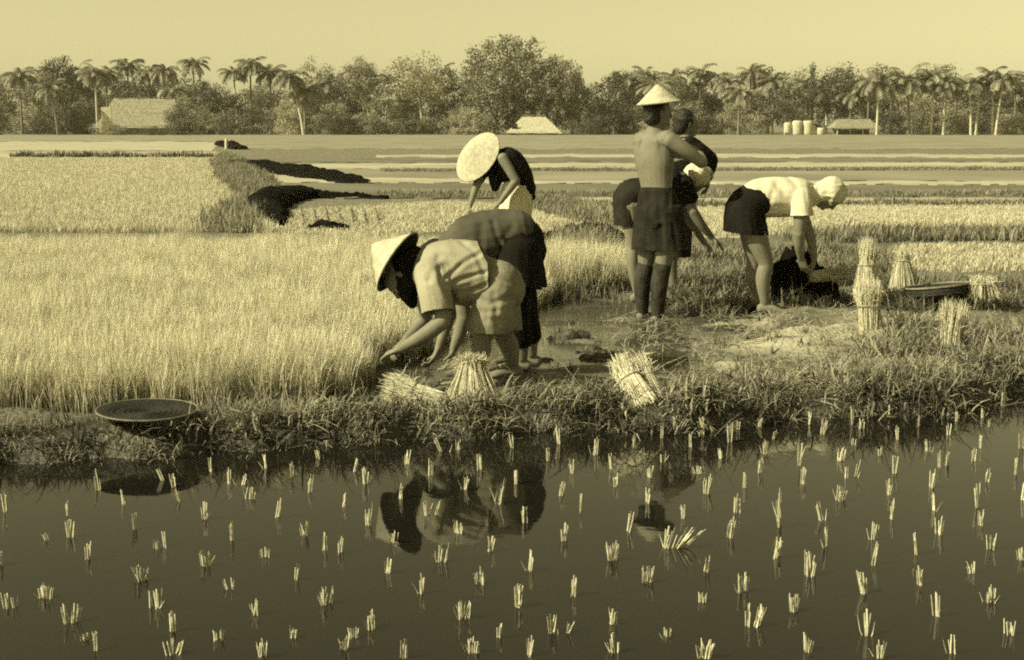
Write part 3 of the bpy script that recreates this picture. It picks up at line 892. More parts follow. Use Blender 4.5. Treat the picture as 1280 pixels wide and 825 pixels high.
Z4 = "155 130 162 82 1,200 163 208 110 2,295 130 295 70 1,300 197 300 172 1,330 145 330 108 1,418 108 420 68 1,507 135 503 88 1,540 95 540 60 1,445 180 445 130 1,540 218 540 172 1,605 165 607 122 1,630 120 632 85 2,648 80 650 52 1,715 108 716 75 1,740 138 740 112 1,775 68 778 25 1,18 222 20 172 1,38 175 45 145 1,125 262 125 170 2,135 325 138 268 1,252 248 258 200 2,278 305 280 262 1,300 300 322 245 1,252 375 258 310 3,392 230 390 198 2,432 288 438 228 1,415 358 418 302 2,418 435 420 368 1,578 268 578 210 1,600 262 608 215 1,553 335 558 268 2,562 410 565 335 1,575 485 582 415 2,690 250 692 205 1,706 205 706 160 1,728 315 728 265 1,708 400 704 320 2,710 455 710 400 2,823 290 823 235 1,743 533 746 460 2,65 460 58 325 2,207 442 192 378 1,208 525 212 455 2,370 503 370 440 1,360 583 378 500 1,513 550 500 475 1,45 560 60 488 3,160 617 160 535 3,345 678 325 588 3,520 648 517 572 1,688 612 675 565 2,742 703 742 645 3,572 752 575 668 1,105 732 105 668 3,5 740 8 712 1,348 810 342 720 2,805 810 807 758 2"
plants = []
for txt, ox, oy, s in ((Z1, 20, 500, 2.75), (Z2, 330, 500, 2.75), (Z3, 640, 500, 2.75), (Z4, 950, 480, 2.5788)):
    for it in txt.split(','):
        a = [float(q) for q in it.split()]
        plants.append((ox + a[0] / s, oy + a[1] / s, ox + a[2] / s, oy + a[3] / s, int(a[4])))
for x, y in ((8, 640), (4, 705), (12, 760), (1276, 560), (1278, 625), (1277, 700), (120, 815), (215, 818), (330, 820), (430, 812), (505, 822), (590, 815), (660, 821), (770, 817), (880, 822), (1010, 815), (1100, 822), (1190, 816)):
    plants.append((x, y, x + random.uniform(-4, 4), y - 26, random.choice((1, 2, 3))))
PLANT_LABEL = {1: 'slim single tuft of pale rice seedlings planted in the flooded paddy', 2: 'double tuft of pale rice seedlings planted in the flooded paddy', 3: 'spreading three part tuft of pale rice seedlings planted in the flooded paddy', 4: 'broad fan of pale rice seedlings planted in the flooded paddy', 6: 'widest fan of planted seedlings, its stalks spread to the right'}

def plant_label(k, px, py):
    if k == 6: return PLANT_LABEL[6]
    depth = 'near the weedy bank' if py < 600 else ('halfway out' if py < 690 else 'at the near edge')
    side = ('far left', 'left of middle', 'right of middle', 'far right')[min(3, max(0, int(px // 320)))]
    kind = {1: 'slim single', 2: 'double', 3: 'spreading three part', 4: 'broad fan shaped'}[k]
    return '%s tuft of pale seedlings in water %s, %s' % (kind, depth, side)

for bx_, by_, tx_, ty_, k in plants:
    b = G(bx_, by_, 0.0)
    sc_ = b.y / FPX
    h = max(0.03, (by_ - ty_) * sc_)
    lx = (tx_ - bx_) * sc_
    mb = MB()
    for j in range(k):
        off = (j - (k - 1) / 2) if k > 1 else 0
        sx = off * 0.0042
        spread = off * (random.uniform(.004, .011) if k < 6 else 0.022) + (0.04 if k == 6 else 0) + random.uniform(-.006, .006)
        hj = h * (1 if k == 1 else random.choice((1.0, random.uniform(0.55, 1.0))))
        lean_y = random.uniform(-.3, .3) * h
        for s_ in range(random.choice((3, 4, 5)) + (2 if k == 1 else 0)):
            ex = random.gauss(0, .0034); ey = random.gauss(0, .004)
            stalk(mb, (sx + ex * .35, ey * .35, -0.06), (sx + ex * 1.7 + lx + spread, ey * 1.7 + lean_y, hj * random.uniform(.62, 1.05)), random.uniform(.0030, .0050), random.gauss(0, .004), taper=.75)
        if random.random() < .4:
            a_ = random.uniform(0, 6.28)
            stalk(mb, (sx, 0, -0.03), (sx + math.cos(a_) * .03, math.sin(a_) * .03, h * random.uniform(.4, .8)), .0035, .006, taper=.3)
    o = mb.build('rice_seedling', M_seedling, smooth=False)
    o.location = b
    tag(o, plant_label(k, bx_, by_), 'rice seedling', 'rice seedlings planted in the flooded paddy')

# ------------------------------------------------------------------ row of dark clumps and the post in the far field
def clump_mesh(seed, w, h):
    random.seed(seed)
    mb = MB()
    for _ in range(70):
        a, r = random.uniform(0, 6.28), w * math.sqrt(random.random())
        blade(mb, (r * math.cos(a), r * math.sin(a), 0), random.uniform(0, 6.28), abs(random.gauss(0, .4)), h * random.uniform(.5, 1.1), .07, random.uniform(0, .8), 2)
    return mb.mesh('dark_clump', M_rice_green)
cms = [clump_mesh(k, .32, .42) for k in range(3)]
for k in range(20):
    o = bpy.data.objects.new('grass_clump', cms[k % 3])
    o.location = G(20 + k * 13.2 + RNG.uniform(-2, 2), 196.5, .03); o.rotation_euler.z = k * 1.3
    s = RNG.uniform(.7, 1.15); o.scale = (s * .9, s, s * .8)
    tag(link(o), 'low dark grass clump in the long row across the far left field', 'grass clump', 'row of dark clumps across the far field')
mb = MB(); p = G(283, 186, .03); tube(mb, [(0, 0, -.1), (.01, 0, .55)], [.12, .1], n=2, seg=8)
o = mb.build('white_post', M_white); o.location = p
tag(o, 'short white post beside the short dark ridge in the far field', 'post')

# ------------------------------------------------------------------ trees
def crown_mesh(seed, material, n_cl=62, leaves=80, shape='round', leaf=.34, low=.25):
    """leaf-sized faces gathered in clumps through a unit crown (1 wide each way, z from 0 to 1)"""
    rg = np.random.default_rng(seed)
    cl = []
    while len(cl) < n_cl:
        c = rg.uniform(-1, 1, 3)
        r = np.linalg.norm(c) if shape != 'weep' else (abs(c[0]) ** 2.6 + abs(c[1]) ** 2.6 + abs(c[2] if c[2] > 0 else c[2] * .75) ** 2.6) ** (1 / 2.6)
        if r > 1 or r < .2: continue
        z = .5 + c[2] * .5
        if shape == 'spire':
            k = max(.06, .55 * (1 - z)); c[0] *= k; c[1] *= k
        elif shape == 'open' and rg.random() < .3: continue
        cl.append((c[0] * .5, c[1] * .5, z))
    v, f = [], []
    for c in cl:
        rad = rg.uniform(.11, .2) if shape != 'weep' else rg.uniform(.055, .10)
        zs = .75 if shape != 'weep' else 1.35
        for _ in range(leaves):
            d = rg.standard_normal(3); d /= np.linalg.norm(d)
            p = np.array(c) + d * rad * rg.random() ** .4 * np.array([1, 1, zs])
            a = rg.standard_normal(3); a /= np.linalg.norm(a)
            b = np.cross(a, d); b /= np.linalg.norm(b) + 1e-6
            s = leaf * rg.uniform(.6, 1.3) * .055
            i = len(v)
            v += [tuple(p - a * s), tuple(p + b * s * .7), tuple(p + a * s * 1.2), tuple(p - b * s * .7)]
            f.append((i, i + 1, i + 2, i + 3))
    mb = MB(); mb.add(v, f)
    return mb.mesh('crown', material, smooth=False)

def trunk_mesh(seed, material, h, r, lean=0.0, limbs=5, fork=.45):
    rg = random.Random(seed)
    mb = MB()
    top = (lean, rg.uniform(-.3, .3), h)
    mid = (lean * .35 + rg.uniform(-.15, .15), 0, h * .5)
    tube(mb, [(0, 0, -.3), (lean * .1, 0, h * .2), mid, top], [r * 1.25, r, r * .8, r * .4], n=3, seg=8)
    for k in range(limbs):
        t = rg.uniform(fork, .8)
        a = rg.uniform(0, 6.28); ln = h * rg.uniform(.25, .42)
        s = (lean * t, 0, h * t)
        e = (s[0] + ln * math.cos(a) * .8, s[1] + ln * math.sin(a) * .8, s[2] + ln * .75)
        tube(mb, [s, ((s[0] + e[0]) / 2, (s[1] + e[1]) / 2, (s[2] + e[2]) / 2 + ln * .08), e], [r * .5, r * .32, r * .12], n=2, seg=6)
    return mb.mesh('trunk', material)

CR = {('dark', k): crown_mesh(100 + k, M_leaf_dark) for k in range(3)}
CR.update({('mid', k): crown_mesh(200 + k, M_leaf) for k in range(3)})
CR.update({('pale', k): crown_mesh(300 + k, M_leaf_pale, 62, 75, 'open') for k in range(2)})
CR.update({('weep', k): crown_mesh(400 + k, M_leaf, 300, 60, 'weep', .26) for k in range(1)})
CR.update({('spire', k): crown_mesh(500 + k, M_leaf_dark, 40, 60, 'spire', .3) for k in range(1)})
CR.update({('slender', k): crown_mesh(600 + k, M_leaf, 40, 75, 'open', .36) for k in range(2)})
TG = 'trees along the far edge of the fields'

def tree(px, top, width, kind, d, label, low=.22, trunk='dark', lean=0.0, seed=0, base_y=None):
    h = EYE + (HORIZON - top) / FPX * d
    w = width / FPX * d
    root = bpy.data.objects.new('tree', None)
    root.location = ((px - 640) / FPX * d, d, 0.0)
    root.rotation_euler.z = 0
    link(root)
    tr = bpy.data.objects.new('trunk', trunk_mesh(seed + int(px), M_bark_pale if trunk == 'pale' else M_bark, h * .72, max(.16, h * .018), lean))
    link(tr, root)
    ks = [k for k in CR if k[0] == kind]
    if label == FILL:
        label = by_place({'dark': 'dark leafy tree', 'mid': 'grey leafy tree', 'slender': 'slim grey tree', 'pale': 'pale tree'}[kind] + (' at the back' if d > 260 else ' in front'), px)
    cr = bpy.data.objects.new('crown', CR[ks[(seed + int(px)) % len(ks)]])
    cr.scale = (w * .95, w * .95, h * (1 - low) * .97); cr.location = (lean * .8, 0, h * low)
    cr.rotation_euler.z = (px * 0.37) % 6.28
    link(cr, root)
    tag(root, label, 'tree', TG)
    return root

def frond_mesh(seed, L_=3.4):
    rg = random.Random(seed)
    mb = MB()
    cv = []
    th = R(52)
    p = np.array([0., 0., 0.])
    for k in range(11):
        cv.append(p.copy())
        p = p + np.array([math.cos(th), 0, math.sin(th)]) * L_ / 10
        th -= R(rg.uniform(4, 8) + k * .7)
    for k in range(10):
        a, b = cv[k], cv[k + 1]
        mb.add([a + (0, -.03, 0), a + (0, .03, 0), b + (0, .03, 0), b + (0, -.03, 0)], [(0, 1, 2, 3)])
        if k < 1: continue
        for s in (-1, 1):
            for q in (0, .33, .66):
                o = a + (b - a) * q
                ln = .95 * math.sin(math.pi * (k + q + 1) / 12.5) + .15
                t = (b - a) / np.linalg.norm(b - a)
                tip = o + t * ln * .55 + np.array([0, s * ln * .7, -ln * rg.uniform(.25, .6)])
                mb.add([o - t * .06, o + t * .1, tip], [(0, 1, 2)])
    return mb.mesh('frond', M_frond, smooth=False)
FR = [frond_mesh(k) for k in range(4)]
def palm(px, top, d, label, lean=0.0, trunk='dark', size=1.0, nf=26, seed=0):
    rg = random.Random(int(px) + seed)
    h = EYE + (HORIZON - top) / FPX * d - 1.6 * size
    root = bpy.data.objects.new('palm_tree', None)
    root.location = ((px - 640) / FPX * d - lean, d, 0.0)
    link(root)
    mb = MB()
    tube(mb, [(0, 0, -.3), (lean * .2, 0, h * .3), (lean * .55, 0, h * .65), (lean, 0, h)], [.24, .18, .16, .13], n=4, seg=8)
    mb.build('trunk', M_bark_pale if trunk == 'pale' else M_bark, root)
    for k in range(nf):
        o = bpy.data.objects.new('frond', FR[(k + int(px)) % 4])
        tilt = -R(70) * (k / nf) ** .8 + R(rg.uniform(-10, 14))
        o.location = (lean, 0, h - .05)
        o.rotation_euler = (rg.uniform(-.35, .35), -tilt - R(8) + rg.uniform(-.2, .3), k * 2.399 + rg.uniform(-.2, .2))
        s = size * rg.uniform(.85, 1.1); o.scale = (s, s, s)
        link(o, root)
    tag(root, label, 'palm tree', 'palms along the far edge of the fields')
    return root

LM = [(34, 'the leftmost palm'), (86, 'the tall dark bushy tree'), (139, 'the thatched house corner'), (186, 'the big thatched house'), (248, 'the lone star shaped palm'), (318, 'the tall palm'), (366, 'the pale leaning palm'), (402, 'the airy pale crowned tree'), (438, 'the dark round tree'), (468, 'the leaning pale trunk'), (530, 'the big round pale tree'), (588, 'the half hidden hut'), (638, 'the giant drooping tree'), (694, 'the right flank of the giant tree'), (766, 'the dark round right-hand tree'), (823, 'the standing man in the straw hat'), (872, 'the two standing workers'), (934, 'the palm before the white tanks'), (995, 'the white tanks'), (1010, 'the narrow pointed tree'), (1062, 'the small open hut'), (1108, 'the second palm past the hut'), (1140, 'the pale bushy tree'), (1174, 'the straight pale palm trunk'), (1211, 'the close pair of pale palms'), (1246, 'the last leaning palm')]
USED = set()
def by_place(what, px, alts=('', ', smaller', ', larger')):
    if px < 15: cands = [what + ' at the left end of the tree line']
    elif px > 1265: cands = [what + ' at the right end of the tree line']
    else:
        near = sorted(LM, key=lambda q: abs(q[0] - px))[:3]
        cands = []
        for x, n_ in near:
            rel = 'behind' if abs(x - px) < 7 else ('just left of' if px < x else 'just right of')
            cands.append('%s %s %s' % (what, rel, n_))
    for c in cands:
        if c not in USED:
            USED.add(c); return c
    return cands[0]
D0 = 235.0
FILL = 'leafy tree blending into the far tree line'
palm(34, 84, 230, 'coconut palm nearest the left end of the tree line')
tree(60, 88, 55, 'mid', 245, 'mid grey bushy tree at the left end of the tree line')
tree(86, 72, 60, 'dark', 240, 'tall dark bushy tree left of the big thatched house')
palm(127, 82, 232, 'slim palm rising just left of the thatched house', trunk='pale')
tree(112, 100, 50, 'dark', 250, FILL)
tree(150, 104, 50, 'slender', 262, FILL)
palm(167, 73, 262, 'palm with ragged crown behind the left part of the thatched roof')
palm(192, 80, 258, 'palm above the middle of the thatched roof')
palm(212, 80, 255, 'dark palm above the right end of the thatched roof')
tree(185, 98, 75, 'dark', 268, 'dark bushy tree behind the thatched roof')
palm(248, 71, 250, 'lone star shaped palm standing out against the sky right of the thatched house', trunk='dark')
tree(262, 102, 50, 'dark', 238, 'dark tree right beside the thatched house')
tree(288, 112, 46, 'dark', 238, 'low dark tree under the gap in the skyline')
palm(318, 72, 245, 'tall palm, left of the pair by the pale leaning trunk')
palm(342, 82, 248, 'shorter palm of the pair by the pale leaning trunk')
palm(366, 84, 218, 'palm with a clear pale leaning trunk', lean=-2.0, trunk='pale')
tree(330, 110, 62, 'mid', 252, FILL)
tree(402, 72, 56, 'pale', 250, 'airy pale crowned tree right of the pale leaning palm')
tree(398, 112, 50, 'dark', 244, FILL)
tree(438, 98, 52, 'dark', 240, 'dark round tree left of the leaning pale trunks')
tree(468, 75, 60, 'mid', 236, 'tree with a leaning pale trunk beside the round pale tree', trunk='pale', lean=-3.0, low=.45)
tree(530, 64, 88, 'pale', 236, 'big round pale tree on forked light trunks', trunk='pale', low=.36, lean=-1.2)
tree(512, 118, 40, 'mid', 246, FILL)
tree(560, 88, 60, 'dark', 246, 'dark tree between the round pale tree and the giant tree')
tree(596, 78, 50, 'mid', 244, 'left shoulder of the giant tree, a lower drooping tree')
tree(638, 50, 122, 'weep', 234, 'giant drooping tree, tallest on the skyline', low=.06)
tree(694, 74, 74, 'weep', 232, 'drooping tree on the right flank of the giant tree', low=.08)
tree(655, 110, 110, 'dark', 246, FILL)
tree(715, 92, 44, 'mid', 236, 'smaller tree at the right foot of the giant tree')
tree(766, 90, 62, 'dark', 230, 'dark round tree left of the standing man')
palm(804, 84, 250, 'small palm just above the straw hat of the standing man')
tree(738, 118, 40, 'mid', 246, FILL)
tree(835, 96, 54, 'mid', 244, FILL)
palm(838, 86, 255, 'palm right of the straw hat of the standing man')
palm(872, 80, 244, 'palm with full crown right of the two standing workers')
tree(862, 104, 60, 'slender', 252, FILL)
palm(905, 94, 240, 'lower palm between two taller ones, right of the workers')
tree(900, 112, 60, 'mid', 250, FILL)
palm(934, 82, 245, 'tall palm left of the white water jars')
palm(962, 92, 242, 'palm above the white water jars')
tree(945, 112, 60, 'slender', 254, FILL)
tree(986, 104, 44, 'dark', 236, 'dark tree right behind the white water jars')
tree(1010, 76, 34, 'spire', 244, 'narrow pointed tree rising above its neighbours', low=.12)
tree(1046, 86, 60, 'dark', 246, 'dark bushy tree behind the small open hut')
palm(1080, 92, 240, 'palm just right of the small open hut')
palm(1108, 92, 246, 'palm second to the right of the small open hut')
tree(1092, 112, 64, 'mid', 252, FILL)
tree(1140, 102, 52, 'pale', 242, 'pale bushy tree in the right part of the tree line')
palm(1174, 92, 218, 'palm with a straight pale trunk, leftmost of the four on the right', trunk='pale')
palm(1204, 94, 218, 'palm with a pale trunk, left of the close pair on the right', trunk='pale', lean=-.5)
palm(1218, 92, 219, 'palm with a pale trunk, right of the close pair on the right', trunk='pale', lean=.5)
palm(1246, 87, 217, 'palm with a pale leaning trunk at the right end of the tree line', trunk='pale', lean=.9)
tree(1190, 112, 62, 'mid', 250, FILL)
tree(1232, 108, 62, 'dark', 252, FILL)
tree(1272, 94, 50, 'dark', 246, 'dark tree closing the right end of the tree line')
for k, (x, tp, wd, kd) in enumerate(((-30, 92, 60, 'dark'), (-90, 80, 70, 'mid'), (-160, 88, 70, 'dark'), (-240, 84, 80, 'mid'), (1320, 92, 66, 'mid'), (1380, 86, 70, 'dark'), (1450, 90, 80, 'mid'), (5, 95, 50, 'mid'))):
    tree(x, tp, wd, kd, 245, FILL, seed=k)
for k, x in enumerate((72, 104, 142, 226, 282, 300, 384, 420, 452, 492, 552, 742, 780, 820, 856, 888, 918, 950, 1000, 1030, 1062, 1094, 1128, 1156, 1188, 1232, 1262)):
    palm(x + RNG.uniform(-4, 4), RNG.uniform(80, 106) if x not in (282, 742) else 118, (RNG.uniform(217, 220) if x in (918, 1094, 1128, 1156, 1232, 820, 384, 72) else RNG.uniform(238, 262)), by_place('half buried palm', x), lean=RNG.uniform(-1, 1), trunk=('dark', 'pale')[k % 2], size=RNG.uniform(.85, 1.25), nf=24, seed=k)
# low bushes along the foot of the trees
BUSH = 'low leafy bush at the foot of the far trees'
for k in range(62):
    x = -60 + k * 22.5 + RNG.uniform(-8, 8)
    if 132 < x < 236 or 1030 < x < 1090 or 618 < x < 716 or 940 < x < 1100: continue
    d = RNG.uniform(222, 240); h = RNG.uniform(3.2, 6.2); w = RNG.uniform(4.5, 7)
    o = bpy.data.objects.new('bush', CR[(('dark', 'mid', 'dark', 'mid', 'pale')[k % 5], k % 2)])
    o.location = ((x - 640) / FPX * d, d, -.4 - .1 * h); o.scale = (w, w, h * 1.1); o.rotation_euler.z = k * 1.7
    tag(link(o), by_place('low %s bush' % ('dark', 'grey', 'dark', 'grey', 'pale')[k % 5], x), 'bush', 'bushes at the foot of the far trees')
for x, w, h, dd_, kd in ((228, 5, 4.0, 216, 'dark'), (150, 3.4, 1.8, 214, 'mid'), (196, 4, 1.5, 214, 'dark'), (240, 6, 5.5, 218, 'mid')):
    o = bpy.data.objects.new('bush', CR[(kd, 1)])
    o.location = ((x - 640) / FPX * dd_, dd_, -.3); o.scale = (w, w, h * 1.1)
    tag(link(o), by_place('bush in front of the wall', x), 'bush', 'bushes at the foot of the far trees')
# behind them a second rank closes the gaps
for k in range(34):
    x = -120 + k * 45 + RNG.uniform(-14, 14)
    if 262 < x < 300 or 728 < x < 745: tp = 128
    elif 560 < x < 730: tp = RNG.uniform(104, 122)
    else: tp = RNG.uniform(82, 106)
    tree(x, tp, RNG.uniform(60, 85), ('dark', 'mid')[k % 2], RNG.uniform(268, 295), FILL, low=.05, seed=k * 3)

# ------------------------------------------------------------------ huts
def roof_mesh(mb, w, dp, z0, h, ridge_f=.6, over=.0):
    rw = w * ridge_f / 2
    n = 14
    for side in (-1, 1):
        for i in range(n):                                        # courses of thatch overlap downwards
            for k in range(5):
                t0, t1 = k / 5, (k + 1) / 5 + .06
                xa0, xa1 = -1 + 2 * i / n, -1 + 2 * (i + 1) / n
                def pt(t, xx):
                    hw = w / 2 * t + rw * (1 - t)
                    return (hw * xx, side * dp / 2 * t, z0 + h * (1 - t) + .03 * math.sin(i * 5.1 + k * 2) + (.06 if t == t0 else .0))
                mb.add([pt(t0, xa0), pt(t0, xa1), pt(t1, xa1), pt(t1, xa0)], [(0, 1, 2, 3)])
    for i in range(90):                                            # ragged straw ends along the eaves and the ridge
        xx = random.uniform(-1, 1)
        x0, l_ = xx * w / 2, random.uniform(.1, .45)
        mb.add([(x0 - .09, -dp / 2 - .02, z0 + .12), (x0 + .09, -dp / 2 - .02, z0 + .12), (x0 + random.uniform(-.1, .1), -dp / 2 - .12, z0 - l_)], [(0, 1, 2)])
        x1 = xx * rw
        mb.add([(x1 - .14, -.1, z0 + h - .1), (x1 + .14, -.1, z0 + h - .1), (x1 + random.uniform(-.3, .3), -.1, z0 + h + random.uniform(.05, .35))], [(0, 1, 2)])
    for s in (-1, 1):
        mb.add([(s * w / 2, -dp / 2, z0), (s * w / 2, dp / 2, z0), (s * rw, 0, z0 + h)], [(0, 1, 2)])
    mb.add([(-w / 2, -dp / 2, z0 + .02), (w / 2, -dp / 2, z0 + .02), (w / 2, dp / 2, z0 + .02), (-w / 2, dp / 2, z0 + .02)], [(0, 1, 2, 3)])

def hut(px, d, w_px, eave_y, ridge_y, label, thatch=None, ridge_f=.6, rz=0.0, posts=False, base_y=166.0, dp=6.0):
    root = bpy.data.objects.new('thatched_hut', None)
    root.location = ((px - 640) / FPX * d, d, 0.0); root.rotation_euler.z = rz
    link(root)
    w = w_px / FPX * d
    ze = EYE + (HORIZON - eave_y) / FPX * d; zr = EYE + (HORIZON - ridge_y) / FPX * d
    mb = MB(); roof_mesh(mb, w, dp, ze, zr - ze, ridge_f); mb.build('roof', thatch or M_thatch, root, smooth=False)
    if posts:
        for sx in (-1, -.33, .33, 1):
            mb = MB(); tube(mb, [(sx * w * .42, -dp * .4, -.2), (sx * w * .42, -dp * .4, ze + .05)], [.12, .11], n=1, seg=6); mb.build('post', M_bark_pale, root)
        mb = MB(); mb.box((0, 1.2, max(.2, ze / 2)), (w * .8, .2, max(.3, ze))); mb.build('wall', M_wall, root, smooth=False)
    else:
        mb = MB(); mb.box((0, 0, ze / 2 - .1), (w * .86, dp * .8, ze + .15)); mb.build('wall', M_wall, root, smooth=False)
        mb = MB(); mb.box((-w * .36, -dp * .4 - .03, .9), (.9, .12, 1.7)); mb.build('door', M_dark, root, smooth=False)
    tag(root, label, 'hut')
    return root
hut(186, 228, 104, 158, 124, 'big thatched house with a broad pale roof among the trees on the left', ridge_f=.72, dp=8)
hut(667, 222, 66, 165, 146, 'low hut with a bright hipped thatch roof under the giant tree', M_thatch_pale, ridge_f=.42)
hut(588, 230, 44, 163, 150, 'half hidden hut with a dull roof behind the big straw hat', ridge_f=.4)
hut(1062, 226, 56, 160, 149, 'small open hut on posts beside the white jars', ridge_f=.7, posts=True)
mb = MB(); mb.box((0, 0, 2.0), (1.6, .3, 4.6)); o = mb.build('gate_pillar', M_white, smooth=False); o.location = ((139 - 640) / FPX * 222, 222, 0)
tag(o, 'pale upright wall pillar at the left corner of the thatched house', 'pillar')
for k, (x, w, h, lb) in enumerate(((981, 9, 1.9, 'narrow white tank, leftmost of the white row'), (993, 13, 2.2, 'broad white tank, second in the white row'), (1006, 13, 2.2, 'broad white tank, third in the white row'), (1022, 11, 1.1, 'low white tank beside the open hut'))):
    d = 224; r = w / 2 / FPX * d
    mb = MB(); lathe(mb, [(.001, -.2), (r * .9, -.2), (r, .3), (r, h * .8), (r * .85, h), (.001, h * 1.02)], seg=16)
    o = mb.build('water_tank', M_white); o.location = ((x - 640) / FPX * d, d, 0)
    tag(o, lb, 'tank', 'white tanks in front of the far trees')

# ------------------------------------------------------------------ people
def hand(mb, wrist, tip, palm_n, curl=.5, thumb_side=1, s=1.0):
    """palm, four bent fingers of unequal length and a thumb from the side of the palm"""
    w, t = np.array(wrist, float), np.array(tip, float)
    d = t - w; d /= np.linalg.norm(d)
    n = np.array(palm_n, float); n -= d * np.dot(n, d); n /= np.linalg.norm(n)
    lat = np.cross(d, n)
    kn = w + d * .085 * s
    tube(mb, [w, w + d * .045 * s, kn], [(.026 * s, .019 * s), (.038 * s, .017 * s), (.040 * s, .014 * s)], lat=tuple(lat), n=3, seg=12)
    for k, ln in enumerate((.068, .078, .072, .056)):
        o = kn + lat * (k - 1.5) * .0205 * s
        dd = d * math.cos(curl * .5) + n * math.sin(curl * .5) + lat * (k - 1.5) * .07
        p1 = o + dd * ln * .5 * s
        d2 = d * math.cos(curl * 1.4) + n * math.sin(curl * 1.4)
        p2 = p1 + d2 * ln * .3 * s
        d3 = d * math.cos(curl * 2.1) + n * math.sin(curl * 2.1)
        p3 = p2 + d3 * ln * .25 * s
        tube(mb, [o - d * .015, p1, p2, p3], [.0098 * s, .0092 * s, .0085 * s, .0075 * s], n=2, seg=8)
    tb = w + d * .028 * s + lat * thumb_side * -.030 * s
    t1 = tb + (d * .6 - lat * thumb_side * .6 + n * .4) * .035 * s
    t2 = t1 + (d * .8 + n * .5) * .03 * s
    tube(mb, [tb, t1, t2], [.013 * s, .011 * s, .009 * s], n=2, seg=8)

def foot(mb, ankle, heading, s=1.0):
    a = np.array(ankle, float); h = np.array(heading, float); h[2] = 0; h /= np.linalg.norm(h)
    lat = np.array([-h[1], h[0], 0])
    z = np.array([0, 0, 1.0])
    tube(mb, [a - h * .035 - z * .045, a + h * .05 - z * .045, a + h * .12 - z * .062, a + h * .165 - z * .066], [(.032, .035), (.036, .033), (.044, .020), (.040, .013)], lat=tuple(lat), n=3, seg=10)
    for k in range(5):
        o = a + h * (.17 - .006 * abs(k - 1)) + lat * (k - 2) * .017 - z * .068
        tube(mb, [o - h * .01, o + h * .022], [.010, .008], n=1, seg=6)

def head(mb, c, up, face, s=1.0):
    c, u, f = np.array(c, float), np.array(up, float), np.array(face, float)
    u /= np.linalg.norm(u); f -= u * np.dot(f, u); f /= np.linalg.norm(f)
    l = np.cross(u, f)
    S = s
    tube(mb, [c - u * .10 * S + f * .045 * S, c - u * .07 * S + f * .028 * S, c - u * .01 * S + f * .008 * S, c + u * .05 * S - f * .004 * S, c + u * .09 * S - f * .008 * S],
         [(.030 * S, .034 * S), (.055 * S, .062 * S), (.070 * S, .088 * S), (.072 * S, .090 * S), (.05 * S, .062 * S)], lat=tuple(l), n=4, seg=18)
    # brow, nose, lips, chin, cheeks, ears, eye sockets kept as shallow lids
    tube(mb, [c + f * .088 * S + u * .022 * S, c + f * .108 * S - u * .022 * S], [.010 * S, .0155 * S], n=3, seg=8)
    tube(mb, [c + f * .082 * S + u * .028 * S - l * .04 * S, c + f * .092 * S + u * .03 * S, c + f * .082 * S + u * .028 * S + l * .04 * S], [.009 * S] * 3, n=3, seg=8)
    tube(mb, [c + f * .083 * S - u * .052 * S - l * .02 * S, c + f * .094 * S - u * .05 * S, c + f * .083 * S - u * .052 * S + l * .02 * S], [.007 * S, .010 * S, .007 * S], n=3, seg=8)
    tube(mb, [c + f * .080 * S - u * .085 * S - l * .01 * S, c + f * .080 * S - u * .085 * S + l * .01 * S], [.018 * S] * 2, n=2, seg=8)
    for k in (-1, 1):
        tube(mb, [c + l * k * .070 * S - u * .03 * S - f * .005 * S, c + l * k * .082 * S + u * .005 * S - f * .014 * S, c + l * k * .074 * S + u * .03 * S - f * .008 * S], [(.006 * S, .012 * S), (.008 * S, .016 * S), (.006 * S, .010 * S)], n=3, seg=8)
        tube(mb, [c + f * .074 * S - l * k * .045 * S - u * .018 * S, c + f * .078 * S - l * k * .03 * S - u * .022 * S], [.016 * S, .014 * S], n=2, seg=8)
        tube(mb, [c + f * .0815 * S + l * k * .042 * S + u * .008 * S, c + f * .0865 * S + l * k * .022 * S + u * .008 * S], [.008 * S, .008 * S], n=2, seg=8)

def folds(amp=.012, sx=(6, 6, 9), seed=1):
    def f(co, no=None):
        w = fbm(co * np.array(sx) * .5, 2, seed + 7)
        a = fbm(co * np.array(sx) * 1.25 + w[:, None] * .9, 2, seed)
        r = 1 - np.abs(a) * 2.2
        return .75 * amp * (np.clip(r, -.4, 1) - .4) + .15 * amp * fbm(co * 26, 3, seed + 3)
    return f

def hat(parent, rim_c, axis, r, h, name='conical_hat', flare=1.0, seg=44):
    """thin woven cone with ribs and a bound rim"""
    ax = Vector(axis).normalized()
    root = bpy.data.objects.new(name, None)
    root.matrix_world = Matrix.Translation(rim_c) @ ax.to_track_quat('Z', 'Y').to_matrix().to_4x4()
    mat_w = root.matrix_world.copy()
    mb = MB()
    prof = [(r, 0), (r * .8, h * .22 * flare), (r * .55, h * .48), (r * .3, h * .75), (r * .12, h * .93), (.001, h)]
    outer = []
    for (a, za), (b, zb) in zip(prof[:-1], prof[1:]):
        for k in range(4):
            t = k / 4
            outer.append((a + (b - a) * t, za + (zb - za) * t + (.0022 if k % 2 == 0 else 0)))
    outer.append(prof[-1])
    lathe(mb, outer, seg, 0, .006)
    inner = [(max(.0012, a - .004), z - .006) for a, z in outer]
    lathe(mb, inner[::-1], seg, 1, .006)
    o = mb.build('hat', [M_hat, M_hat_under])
    m2 = MB()
    tube(m2, [(r * math.cos(t) * (1 + .006 * math.sin(3 * t)), r * math.sin(t) * (1 + .006 * math.sin(3 * t)), -.001) for t in np.linspace(0, 2 * math.pi, 41)], [.005] * 41, lat=(0, 0, 1), n=1, seg=6)
    rm = m2.build('rim', M_rim, o)
    o.matrix_world = mat_w
    bpy.data.objects.remove(root)
    if parent is not None:
        o.parent = parent
    return o

